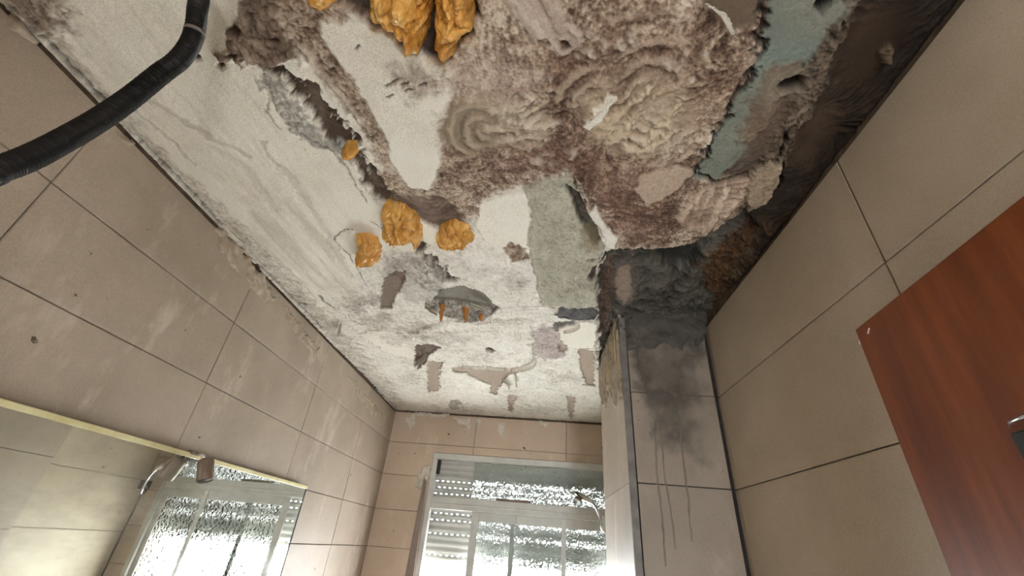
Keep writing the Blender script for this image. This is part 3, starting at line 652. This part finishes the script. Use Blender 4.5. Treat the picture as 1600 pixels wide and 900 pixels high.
def build_ceiling():
    nx, ny = GX.shape
    V = np.stack([GX*U, GY*U, CAMZ+Zg*U], -1).reshape(-1, 3)
    idx = np.arange(nx*ny).reshape(nx, ny)
    Q = np.stack([idx[:-1,:-1], idx[:-1,1:], idx[1:,1:], idx[1:,:-1]], -1).reshape(-1, 4)
    pf = PART[:-1,:-1].ravel(); Cc = np.concatenate([COL.reshape(-1,3), np.ones((nx*ny,1))], 1).astype(np.float32)
    # split each named layer into its separate islands (coarse flood fill by repeated min)
    lab = np.arange(pf.size).reshape(nx-1, ny-1); P2 = PART[:-1,:-1]
    lab = np.where(P2 > 0, lab, -1).astype(np.int64)
    for _ in range(400):
        old = lab.copy()
        for ax in (0, 1):
            a = [slice(None)]*2; b = [slice(None)]*2; a[ax] = slice(1, None); b[ax] = slice(None, -1); a = tuple(a); b = tuple(b)
            same = (P2[a] == P2[b]) & (P2[a] > 0)
            n = lab.copy(); n[a] = np.where(same, np.maximum(n[a], lab[b]), n[a]); lab = n
            n = lab.copy(); n[b] = np.where(same, np.maximum(n[b], lab[a]), n[b]); lab = n
        # pointer jumping speeds the fill up
        flat = lab.ravel(); ok = flat >= 0; flat[ok] = np.maximum(flat[ok], flat[flat[ok]]); lab = flat.reshape(lab.shape)
        if np.array_equal(old, lab): break
    lab = lab.ravel()
    ids, cnt = np.unique(lab, return_counts=True)
    big = [i for i, c in zip(ids, cnt) if i >= 0 and c >= 400]
    groups = [('ceiling', ~np.isin(lab, big))] + [(parts[pf[i]], lab == i) for i in big]
    root = None
    for name, sel in groups:
        q = Q[sel]; used = np.unique(q); rm = np.zeros(nx*ny, np.int64); rm[used] = np.arange(len(used)); q = rm[q]
        me = bpy.data.meshes.new(name); me.vertices.add(len(used)); me.vertices.foreach_set('co', V[used].astype(np.float32).ravel())
        me.loops.add(q.size); me.loops.foreach_set('vertex_index', q.ravel().astype(np.int32))
        me.polygons.add(len(q)); me.polygons.foreach_set('loop_start', np.arange(0, q.size, 4, dtype=np.int32))
        me.polygons.foreach_set('use_smooth', np.ones(len(q), bool))
        a = me.color_attributes.new('layer_colour', 'FLOAT_COLOR', 'POINT'); a.data.foreach_set('color', Cc[used].ravel())
        me.update(); me.materials.append(M['ceiling'])
        o = link(bpy.data.objects.new(name, me), root)
        if root is None: root = o
    return root
ceiling = structure(build_ceiling()); tag(ceiling, 'peeling, damp-stained plaster ceiling over the bathroom', 'ceiling')

# ------------------------------------------------------------------ loose flakes hanging from the ceiling
def flake(px, width, drop, mat, curl=0.6, seed=0, parent=None, name='plaster_flake', z0=0.012):
    """thin curled lip of plaster: hangs along a line on the ceiling"""
    r = random.Random(seed); pts = np.array(polyc(px)); out = []
    P = []
    for i in range(len(pts)-1):
        for t in np.linspace(0, 1, 6, endpoint=(i == len(pts)-2)): P.append(pts[i]*(1-t)+pts[i+1]*t)
    P = np.array(P); n = len(P); V = []; K = 5
    for i in range(n):
        t = P[min(i+1,n-1)]-P[max(i-1,0)]; t /= np.linalg.norm(t); s = np.array([t[1], -t[0]])
        w = width*math.sin(math.pi*(0.08+0.84*i/(n-1)))**0.6*(0.75+0.5*r.random())
        for side in (0, 1):
            for k in range(K):
                f = k/(K-1); a = f*curl
                q = P[i] + s*(w*math.sin(a)/max(curl, .01))
                z = z0 + drop*(1-math.cos(a))/(1-math.cos(curl)) + 0.0025*r.random()*f
                V.append((q[0], q[1], ZC - z + (0.004 if side else 0)))
    Fc = []
    for i in range(n-1):
        for side in (0, 1):
            for k in range(K-1):
                a = i*2*K+side*K+k; b = a+2*K
                Fc.append((a, b, b+1, a+1) if side else (a, a+1, b+1, b))
        for k in (0, K-1):
            a = i*2*K+k; Fc.append((a, a+2*K, a+3*K, a+K))
    for e in (0, n-1):
        for k in range(K-1):
            a = e*2*K+k; Fc.append((a, a+1, a+K+1, a+K))
    return obj(name, V, Fc, mat, parent, True)
FL = [([(1100,2),(1112,10),(1125,22),(1133,36),(1142,50)], 0.014, 0.020, 'plaster', 1.2),
      ([(898,272),(906,288),(914,304),(918,312)], 0.016, 0.03, 'plaster', 1.3),
      ([(836,558),(828,566),(815,571),(798,574)], 0.03, 0.02, 'plaster', 0.8),
      ([(790,574),(765,571),(740,571),(722,569)], 0.03, 0.014, 'plaster', 0.8),
      ([(534,500),(531,508),(528,516)], 0.02, 0.03, 'plaster', 1.3),
      ([(664,470),(672,478),(684,484)], 0.02, 0.03, 'plaster', 1.0),
      ([(735,470),(748,476),(762,483)], 0.02, 0.02, 'plaster', 1.0),
      ([(784,590),(790,598),(794,604)], 0.03, 0.02, 'plaster', 1.1),
      ([(800,575),(803,590),(806,600)], 0.024, 0.02, 'plaster', 1.2),
      ([(905,502),(893,508),(880,512)], 0.02, 0.02, 'plaster', 1.0),
      ([(650,575),(655,567),(664,560)], 0.02, 0.02, 'plaster', 1.0),
      ([(352,360),(345,372),(340,384)], 0.014, 0.02, 'plaster', 1.2),
      ([(362,352),(372,364),(384,372)], 0.014, 0.02, 'plaster', 1.2),
      ([(936,404),(945,402),(947,396)], 0.02, 0.02, 'plaster', 1.0)]
for k, (px, w, dr, mt_, cu) in enumerate(FL): flake(px, w, dr, M[mt_], cu, 40+k, ceiling)

# ------------------------------------------------------------------ expanding foam
def foam(px, thick, label, lump=0.75, seed=1, mat='foam', res=0.0035, warp=0.012, name='foam_blob', cat='foam'):
    o = patch(name, polyc(px), fr_ceil, M[mat], None, thick, res, warp, 26, lump, 34, True, seed, sink=0.05)
    return tag(o, label, cat, 'expanding foam on the ceiling')
foam([(580,12),(586,-40),(668,-40),(668,20),(666,44),(660,62),(655,76),(640,70),(625,46),(606,32),(588,30)], 0.085, 'largest amber foam lump, cut off by the top edge of the view', seed=3)
foam([(682,-40),(738,-40),(738,18),(735,44),(715,60),(708,82),(696,86),(684,72),(682,40)], 0.075, 'amber foam lump pressed against the right side of the largest one', seed=8)
foam([(482,-40),(530,-40),(526,6),(505,10),(486,4)], 0.04, 'sliver of amber foam at the top edge, left of the largest lump', seed=12)
foam([(534,236),(542,228),(556,228),(562,236),(554,244),(540,244)], 0.028, 'smallest round foam bead, sitting in the long crack', seed=15, res=0.0025, warp=0.006)
foam([(598,352),(598,318),(630,318),(652,334),(660,352),(661,370),(654,384),(644,372),(622,376),(602,370)], 0.06, 'shaggy amber foam lump between two smaller ones, over the crack', seed=21, lump=0.95)
foam([(680,368),(692,348),(712,342),(734,352),(741,370),(728,382),(700,384),(688,380)], 0.055, 'rounded amber foam lump right of the crack', seed=27, lump=0.9)
foam([(558,364),(572,362),(590,370),(598,386),(592,404),(574,411),(556,402),(562,388)], 0.055, 'amber foam lump with a ragged tail left of the crack', seed=33, lump=0.9)
def drip(px_top, px_bot, r0, label, seed):
    r = random.Random(seed); a = np.array([*ceil_pt(*px_top), ZC+0.005])
    d = ray(*px_bot); e = d*(np.linalg.norm(a)/np.linalg.norm(d)); 
    e = d*(a[1]/d[1])       # hangs straight down in the plane of its root
    n = 7; pts = []; rad = []
    for i in range(n):
        t = i/(n-1); pts.append(a*(1-t)+e*t + np.array([r.uniform(-1,1),r.uniform(-1,1),0])*r0*0.25); rad.append(r0*(1.0-0.75*t)*(0.8+0.5*r.random()))
    o = MB().tube(pts, rad, 9).build('foam_drip', M['foam_drip'], None, True)
    return tag(o, label, 'foam', 'foam drips under the cement oval')
drip((692,476),(688,503), 0.016, 'longest brown foam drip, hanging at the left of the grey oval', 1)
drip((728,480),(727,504), 0.018, 'thick brown foam drip hanging at the middle of the grey oval', 2)
drip((752,490),(752,502), 0.012, 'short stub of brown foam at the lower right of the grey oval', 3)

# ------------------------------------------------------------------ black ribbed hose
def catmull(P, n):
    P = [np.array(p, float) for p in P]; P = [2*P[0]-P[1]]+P+[2*P[-1]-P[-2]]; out = []
    for i in range(1, len(P)-2):
        for t in np.linspace(0, 1, n, endpoint=False):
            p0,p1,p2,p3 = P[i-1:i+3]
            out.append(0.5*((2*p1)+(-p0+p2)*t+(2*p0-5*p1+4*p2-p3)*t*t+(-p0+3*p1-3*p2+p3)*t**3))
    out.append(P[-2]); return out
hose_px = [(309,-40,.86),(308,20,.84),(301,60,.83),(281,92,.81),(250,116,.79),(200,156,.75),(150,190,.70),(100,219,.66),(50,245,.62),(0,264,.585),(-60,276,.55)]
hp = [ray(x, y)*z for x, y, z in hose_px]
hp = [np.array([hp[0][0]+0.02, hp[0][1]-0.16, ZC]), ] + hp + [hp[-1]+np.array([-0.25,-0.02,-0.05]), np.array([XL-0.01, hp[-1][1]-0.05, hp[-1][2]-0.12])]
path = catmull(hp, 60)
seg = np.cumsum([0]+[np.linalg.norm(path[i+1]-path[i]) for i in range(len(path)-1)]); Lh = seg[-1]
pitch = 0.0042; n = int(Lh/pitch); pts = []; rad = []
R0 = 0.0175
for i in range(n*4):
    s = i*Lh/(n*4-1); j = min(len(seg)-2, max(0, np.searchsorted(seg, s)-1)); t = (s-seg[j])/max(1e-9, seg[j+1]-seg[j])
    pts.append(path[j]*(1-t)+path[j+1]*t); rad.append(R0*(1.0, 1.0, 0.90, 0.90)[i % 4]*(1+0.012*rnd.uniform(-1,1)))
hose = empty('ribbed_hose'); tag(hose, 'black ribbed plastic hose looping down from the ceiling', 'hose')
MB().tube(pts, rad, 20).build('hose_tube', M['hose'], hose)
bi = int(np.argmin([abs(np.dot(p/np.linalg.norm(p), ray(302,49)/np.linalg.norm(ray(302,49)))-1) for p in pts]))
o = MB().tube([pts[bi-3], pts[bi], pts[bi+3]], [R0*1.04]*3, 20).build('grey_band', M['trim'], hose, True); o['label'] = 'worn grey ring on the hose'

# ------------------------------------------------------------------ mirror on the left wall and its lamp
mir = empty('wall_mirror'); tag(mir, 'large frameless mirror with a pale yellow top edge on the left wall', 'mirror')
MT, MB_, MY0, MY1 = 0.208, -0.95, 0.15, 2.52; XM = XL+0.035
MB().box((XL+0.001, MY0, MB_), (XM-0.004, MY1, MT)).build('backing_board', M['mirror_back'], mir)
MB().box((XM-0.004, MY0, MB_), (XM, MY1-0.012, MT-0.012)).build('mirror_glass', M['mirror'], mir)
MB().bbox((XM-0.006, MY0, MT-0.014), (XM+0.005, MY1, MT+0.002), 0.002).build('top_edge_strip', M['gold_trim'], mir)
MB().bbox((XM-0.006, MY1-0.010, MB_), (XM+0.002, MY1+0.001, MT-0.014), 0.002).build('side_edge_strip', M['mirror_back'], mir)
lp = on(321, 733, 0, XM+0.06)
lamp = empty('mirror_lamp'); tag(lamp, 'small brown cylinder spotlight clipped to the top of the mirror', 'lamp')
def cyl(c, r, z0, z1, n=28): return [(c[0]+r*math.cos(2*math.pi*i/n), c[1]+r*math.sin(2*math.pi*i/n), z) for z in (z0, z1) for i in range(n)]
def lathe(c, prof, n=28):
    V = []; Fc = []
    for r, z in prof: V += [(c[0]+r*math.cos(2*math.pi*i/n), c[1]+r*math.sin(2*math.pi*i/n), c[2]+z) for i in range(n)]
    for k in range(len(prof)-1):
        for i in range(n): Fc.append((k*n+i, k*n+(i+1)%n, (k+1)*n+(i+1)%n, (k+1)*n+i))
    return V, Fc
tl = math.radians(22)
def tilt(V): return [(lp[0]+(x-lp[0])*math.cos(tl)-(z-lp[2])*math.sin(tl), y, lp[2]+(x-lp[0])*math.sin(tl)+(z-lp[2])*math.cos(tl)) for x, y, z in V]
v, f = lathe(lp, [(0.0005,0.036),(0.019,0.036),(0.025,0.031),(0.0265,0.02),(0.0265,-0.040),(0.0255,-0.042),(0.0245,-0.040),(0.0245,0.02),(0.0005,0.022)])
shade = obj('shade', tilt(v), f, M['lamp_metal'], lamp, True)
v, f = lathe(lp, [(0.0005,-0.0398),(0.0235,-0.0398),(0.0243,-0.038),(0.024,0.018),(0.0005,0.02)]); obj('dark_mouth_plug', tilt(v), f, M['black'], shade, True)  # black plug across the mouth, painting the unlit inside dark
MB().tube([tilt([(lp[0], lp[1], lp[2]+0.034)])[0], (lp[0]-0.032, lp[1]-0.004, lp[2]+0.046), (XM-0.002, lp[1]-0.010, MT+0.006)], 0.006, 10).build('arm', M['chrome'], lamp, True)
MB().bbox((XM-0.008, lp[1]-0.036, MT-0.004), (XM+0.010, lp[1]+0.004, MT+0.010), 0.003).build('clip', M['lamp_metal'], lamp)

# ------------------------------------------------------------------ window, shutter, strap
win = structure(empty('window_1')); tag(win, 'white aluminium window with dimpled glass and a lowered shutter', 'window')
f0, f1 = YB-0.012, YB+0.05
TZ0, TZ1 = 0.228, 0.318       # transom
def bar(name, x0, x1, z0, z1, y0=f0, y1=f1, parent=win, mat='frame'):
    return MB().bbox((x0, y0, z0), (x1, y1, z1), 0.003).build(name, M[mat], parent)
bar('frame_head', WX0, WX1, 0.602, WZ1); bar('frame_jamb', WX0, WX0+0.042, WZ0, 0.602); bar('frame_jamb', WX1-0.042, WX1, WZ0, 0.602)
bar('frame_sill', WX0, WX1, WZ0, WZ0+0.05); bar('transom', WX0+0.042, WX1-0.042, TZ0, TZ1)
bar('transom_bead', WX0+0.042, WX1-0.042, TZ0+0.034, TZ0+0.044, f0-0.006, f0+0.002)
yp = YB+0.03
xs = [back_pt(737,800)[0], back_pt(802,810)[0], back_pt(882,820)[0], WX1-0.042]
gx0 = back_pt(737,760)[0]
def pane(name, x0, x1, z0, z1, y, parent): return MB().box((x0, y, z0), (x1, y+0.004, z1)).build(name, M['glass'], parent)
pane('upper_pane', gx0, WX1-0.05, TZ1, 0.602, yp, win)
MB().bbox((gx0-0.004, yp-0.004, TZ1), (gx0+0.002, yp+0.006, 0.602), 0.001).build('pane_edge', M['frame'], win)
b0 = back_pt(776,776)[0]; b1 = back_pt(828,780)[0]
MB().bbox((b0, f0-0.002, TZ1), (b1, f0+0.03, TZ1+0.018), 0.003).build('slide_catch', M['lamp_metal'], win)
MB().bbox((WX0+0.042, YB+0.01, 0.49), (WX0+0.066, YB+0.05, 0.60), 0.004).build('shutter_guide_block', M['black'], win)
for k in range(3):
    y0 = YB+0.012+0.014*(k % 2); s = empty('sliding_sash'); s.parent = win
    x0, x1 = xs[k]+(0.0 if k == 0 else -0.022), xs[k+1]+0.022
    if k == 2: x1 = WX1-0.042
    lw = 0.058 if k == 0 else 0.036
    bar('stile', x0, x0+lw, WZ0+0.05, TZ0, y0, y0+0.012, s)
    if k == 2: bar('stile', x1-0.04, x1, WZ0+0.05, TZ0, y0, y0+0.012, s)
    bar('top_rail', x0+lw, x1, TZ0-0.066, TZ0, y0+0.001, y0+0.012, s); bar('bottom_rail', x0+lw, x1, WZ0+0.05, WZ0+0.12, y0+0.001, y0+0.012, s)
    pane('sash_pane', x0+lw, x1, WZ0+0.12, TZ0-0.066, y0+0.005, s)
shut = empty('roller_shutter'); tag(shut, 'pale grey roller shutter pulled most of the way down outside the window', 'roller shutter')
ysx = YB+0.115; sp = 0.0487
zbot = -0.135; nsl = 16
open_rows = {1, 4, 6, 7, 8, 9, 10, 11, 12}
for k in range(nsl):
    z0 = zbot+k*sp; prof = []
    for i in range(5):
        t = i/4; prof.append((ysx-0.010*math.sin(math.pi*t), z0+0.006+(sp-0.010)*t))
    mb = MB(); V = []
    x0, x1 = WX0+0.004, WX1-0.004
    for (y, z) in prof: V += [(x0,y,z),(x1,y,z)]
    for (y, z) in prof: V += [(x0,y+0.012,z),(x1,y+0.012,z)]
    Fc = [(2*i,2*i+1,2*i+3,2*i+2) for i in range(4)] + [(10+2*i,12+2*i,13+2*i,11+2*i) for i in range(4)] + [(0,10,11,1),(8,9,19,18),(0,2,4,6,8,18,16,14,12,10),(1,11,13,15,17,19,9,7,5,3)]
    mb.add(V, Fc)
    zs = z0-0.005
    if k in open_rows:        # tongue with a row of daylight slots
        px_ = 0.046; x = x0 + (0.023 if k % 2 else 0.0)
        while x < x1: mb.box((x, ysx+0.002, zs), (min(x+0.030, x1), ysx+0.006, z0+0.008)); x += px_
        mb.box((x0, ysx+0.001, z0+0.0015), (x1, ysx+0.007, z0+0.009))
    elif k > 0: mb.box((x0, ysx+0.003, zs), (x1, ysx+0.009, z0+0.008))
    mb.build('shutter_slat', M['shutter'], shut)
strap = empty('shutter_strap'); tag(strap, 'grey woven shutter strap hanging from its slot left of the window', 'strap')
s0 = on(666, 738, 1, YB-0.004); s1 = on(638, 905, 1, YB-0.10); s2 = np.array([s1[0]-0.01, YB-0.15, -0.75])
V = []; Fc = []
P = catmull([s0, s1, s2], 10); 
for i, p in enumerate(P):
    w = 0.010+0.020*min(1, i/10); V += [(p[0]-w, p[1]-0.004, p[2]),(p[0]+w, p[1]+0.010, p[2]),(p[0]+w, p[1]+0.014, p[2]),(p[0]-w, p[1]+0.0, p[2])]
for i in range(len(P)-1):
    for j in range(4): Fc.append((4*i+j, 4*i+(j+1)%4, 4*i+4+(j+1)%4, 4*i+4+j))
obj('webbing', V, Fc, M['strap'], strap)
MB().bbox((s0[0]-0.016, YB-0.010, s0[2]-0.02), (s0[0]+0.016, YB+0.004, s0[2]+0.012), 0.002).build('slot_guide', M['black'], strap)
bp_ = [back_pt(x, y) for x, y in ((650,760),(655,742),(662,728),(671,726),(673,742),(668,752),(662,748),(658,765))]
patch('plaster_crumbs', bp_, fr_back, M['plaster'], wb, 0.012, 0.005, 0.014, 30, 0.6, 40, seed=71)

# ------------------------------------------------------------------ shower head behind the column
sh = empty('shower_handset'); tag(sh, 'chrome shower handset on a curved arm, half hidden by the column', 'shower head')
a = np.array([0.286, 3.375, 0.371]); b = on(916, 780, 1, 3.40); c = on(928, 789, 1, 3.43); d = on(937, 806, 1, 3.45)
rz = np.array([0.772, 3.79, 0.235])
P = catmull([a, b, c, d, d+np.array([0.03,0.03,-0.09]), rz+np.array([-0.10,-0.08,-0.06]), rz], 8)
MB().tube(P[7:], 0.010, 12).build('arm', M['chrome'], sh, True)
MB().tube([rz, rz+np.array([0,0,-0.3]), rz+np.array([0,0,-0.9])], 0.006, 10).build('riser_pipe', M['black'], sh, True)
hd = (b-a)/np.linalg.norm(b-a); nrm = np.array([hd[2], 0, -hd[0]]);  nrm = -nrm if nrm[2] > 0 else nrm
hdo = MB().tube([a-hd*0.004, a+hd*0.012, a+hd*0.05, b+hd*0.02, b+hd*0.05], [0.012,0.020,0.022,0.017,0.011], 14).build('head', M['chrome'], sh, True)
MB().tube([a+hd*0.05+nrm*0.008, a+hd*0.05+nrm*0.030], [0.026,0.028], 18).build('spray_face', M['lamp_metal'], hdo, True)
MB().bbox((rz[0]-0.02, rz[1]-0.025, rz[2]-0.04), (XR-0.001, YB-0.001, rz[2]+0.03), 0.004).build('wall_bracket', M['black'], sh)

# ------------------------------------------------------------------ door leaf folded back near the right wall
c0 = on(1335, 515, 0, 0.745)
dd = ray(898, 867); dd = np.array([dd[0], dd[1], 0]); dd /= np.linalg.norm(dd)
nn = np.array([dd[1], -dd[0], 0])     # towards the wall
door = structure(empty('door_1')); tag(door, 'red-brown wooden door leaf folded back towards the right wall', 'door')
def dpt(s, z, t): p = c0 - dd*s + nn*t; return (p[0], p[1], z)
def dbox(name, s0, s1, z0, z1, t0, t1, mat, parent=door, e=0.003):
    mb = MB().bbox((s0, t0, z0), (s1, t1, z1), e); mb.v = [dpt(v[0], v[2], v[1]) for v in mb.v]; mb.f = [tuple(reversed(f)) for f in mb.f]
    return mb.build(name, mat, parent)
dbox('door_leaf', 0.0, 1.0, ZF+0.01, c0[2], 0.0, 0.045, M['door'])
def dplane(px, py):
    d_ = ray(px, py); k = np.dot(c0, nn)/np.dot(d_, nn); p = d_*k; return np.dot(c0-p, dd), p[2]
s_, z_ = dplane(1588, 672)
hk = dbox('hook_plate', s_-0.004, s_+0.10, z_-0.07, z_-0.004, -0.010, 0.002, M['black']); hk['label'] = 'black hook plate at the edge of the view'
P = [dpt(s_-0.004, z_+0.004, -0.004), dpt(s_+0.02, z_+0.006, -0.02), dpt(s_+0.09, z_+0.010, -0.022)]
MB().tube(P, [0.0012,0.003,0.004], 10).build('hook_bar', M['chrome'], door, True)
fr_door = lambda a, b, h: dpt(a, b, -h)
for k, pl in enumerate(([(1354,523),(1357,511),(1360,513),(1358,522)], [(1341,531),(1343,530),(1344,536),(1342,537)])):
    o = patch('plaster_splash', [dplane(*p) for p in pl], fr_door, M['plaster'], door, 0.003, 0.002, 0.002, 60, 0.3, 40, seed=80+k)

# ------------------------------------------------------------------ cement and plaster smeared on the walls
pc = lambda L: [colf_pt(*p) for p in L]
patch('cement_shade_wash', pc([(972,470),(1112,470),(1118,560),(1125,640),(1130,720),(1100,760),(1050,740),(1010,720),(990,680),(980,600)]), fr_colf, M['cement_shade_wash'], wc, 0.0016, 0.006, 0.03, 10, 0.2, 10, seed=93, edge=0.02, soft=0.30)  # cement film, spread wider to paint the column front's shade
patch('cement_smear', pc([(972,470),(1108,470),(1108,522),(1112,560),(1088,585),(1092,612),(1078,640),(1062,650),(1058,690),(1050,655),(1040,640),(1034,690),(1022,690),(1012,650),(1000,630),(985,605),(976,580),(974,520)]), fr_colf, M['cement_shade_wash'], wc, 0.005, 0.004, 0.03, 12, 0.6, 16, seed=90, edge=0.02, soft=0.12)
patch('cement_lumps', pc([(970,440),(1108,440),(1108,528),(1096,545),(1080,532),(1064,550),(1040,538),(1020,552),(996,540),(976,548),(972,500)]), fr_colf, M['mortar'], wc, 0.016, 0.005, 0.04, 12, 0.9, 9, seed=96, edge=0.03, soft=0)
for k, (L, w) in enumerate((([(1024,655),(1026,740),(1034,800),(1040,885)],2.0), ([(1033,670),(1038,740),(1048,800),(1056,860)],1.7), ([(1062,640),(1064,690),(1074,770),(1081,847)],2.0))):
    poly = [(x-w, y) for x, y in L] + [(x+w, y) for x, y in reversed(L)]
    patch('cement_drip', pc(poly), fr_colf, M['cement'], wc, 0.004, 0.0028, 0.003, 30, 0.4, 40, seed=100+k, edge=0.004)
pa = lambda L: [(on(x, y, 0, XA)[1], on(x, y, 0, XA)[2]) for x, y in L]
patch('plaster_smear', [(1.92,1.04),(2.58,1.04),(2.58,0.86),(2.40,0.70),(2.25,0.80),(2.12,0.62),(2.0,0.70),(1.93,0.60)], fr_cola, M['plaster_tan'], wc, 0.012, 0.006, 0.03, 14, 0.9, 30, seed=110, stretch=(1.6,0.35))
for k in range(4):
    y = 1.94+0.12*k+rnd.uniform(-.02,.02); z1 = 1.10-0.03*k; z0 = z1-rnd.uniform(0.25,0.45)
    P = [(XA-0.004-0.008*rnd.random(), y+rnd.uniform(-.02,.02), z1), (XA-0.012, y+0.01, (z0+z1)/2), (XA-0.002, y+rnd.uniform(-.02,.03), z0)]
    MB().tube(catmull(P, 5), [0.002+0.007*math.sin(math.pi*(i+0.6)/12) for i in range(11)], 6).build('split_shard', M['shard'], wc)
pl_ = lambda L: [left_pt(*p) for p in L]
for k, L in enumerate(([(338,352),(360,372),(380,392),(372,420),(350,402),(342,380)], [(382,400),(410,430),(430,470),(410,470),(390,440)], [(180,200),(205,222),(215,236),(200,232)],
                       [(440,470),(470,510),(500,540),(490,560),(455,510)], [(540,580),(580,625),(600,650),(590,655),(560,620)], [(30,30),(60,62),(50,70),(25,50)])):
    patch('plaster_smear', pl_(L), fr_left, M['plaster_tan'], wl, 0.005, 0.005, 0.03, 16, 0.9, 30, seed=120+k)
pb_ = lambda L: [back_pt(*p) for p in L]
for k, L in enumerate(([(632,652),(650,650),(648,664),(640,672)], [(708,652),(735,654),(733,684),(728,664),(715,664)], [(742,655),(752,655),(750,672)], [(775,660),(790,660),(786,690),(780,676)], [(840,658),(860,660),(852,668)], [(640,645),(700,648),(700,652),(640,650)])):
    patch('plaster_smear', pb_(L), fr_back, M['plaster'], wb, 0.006, 0.006, 0.02, 20, 0.8, 30, seed=140+k)
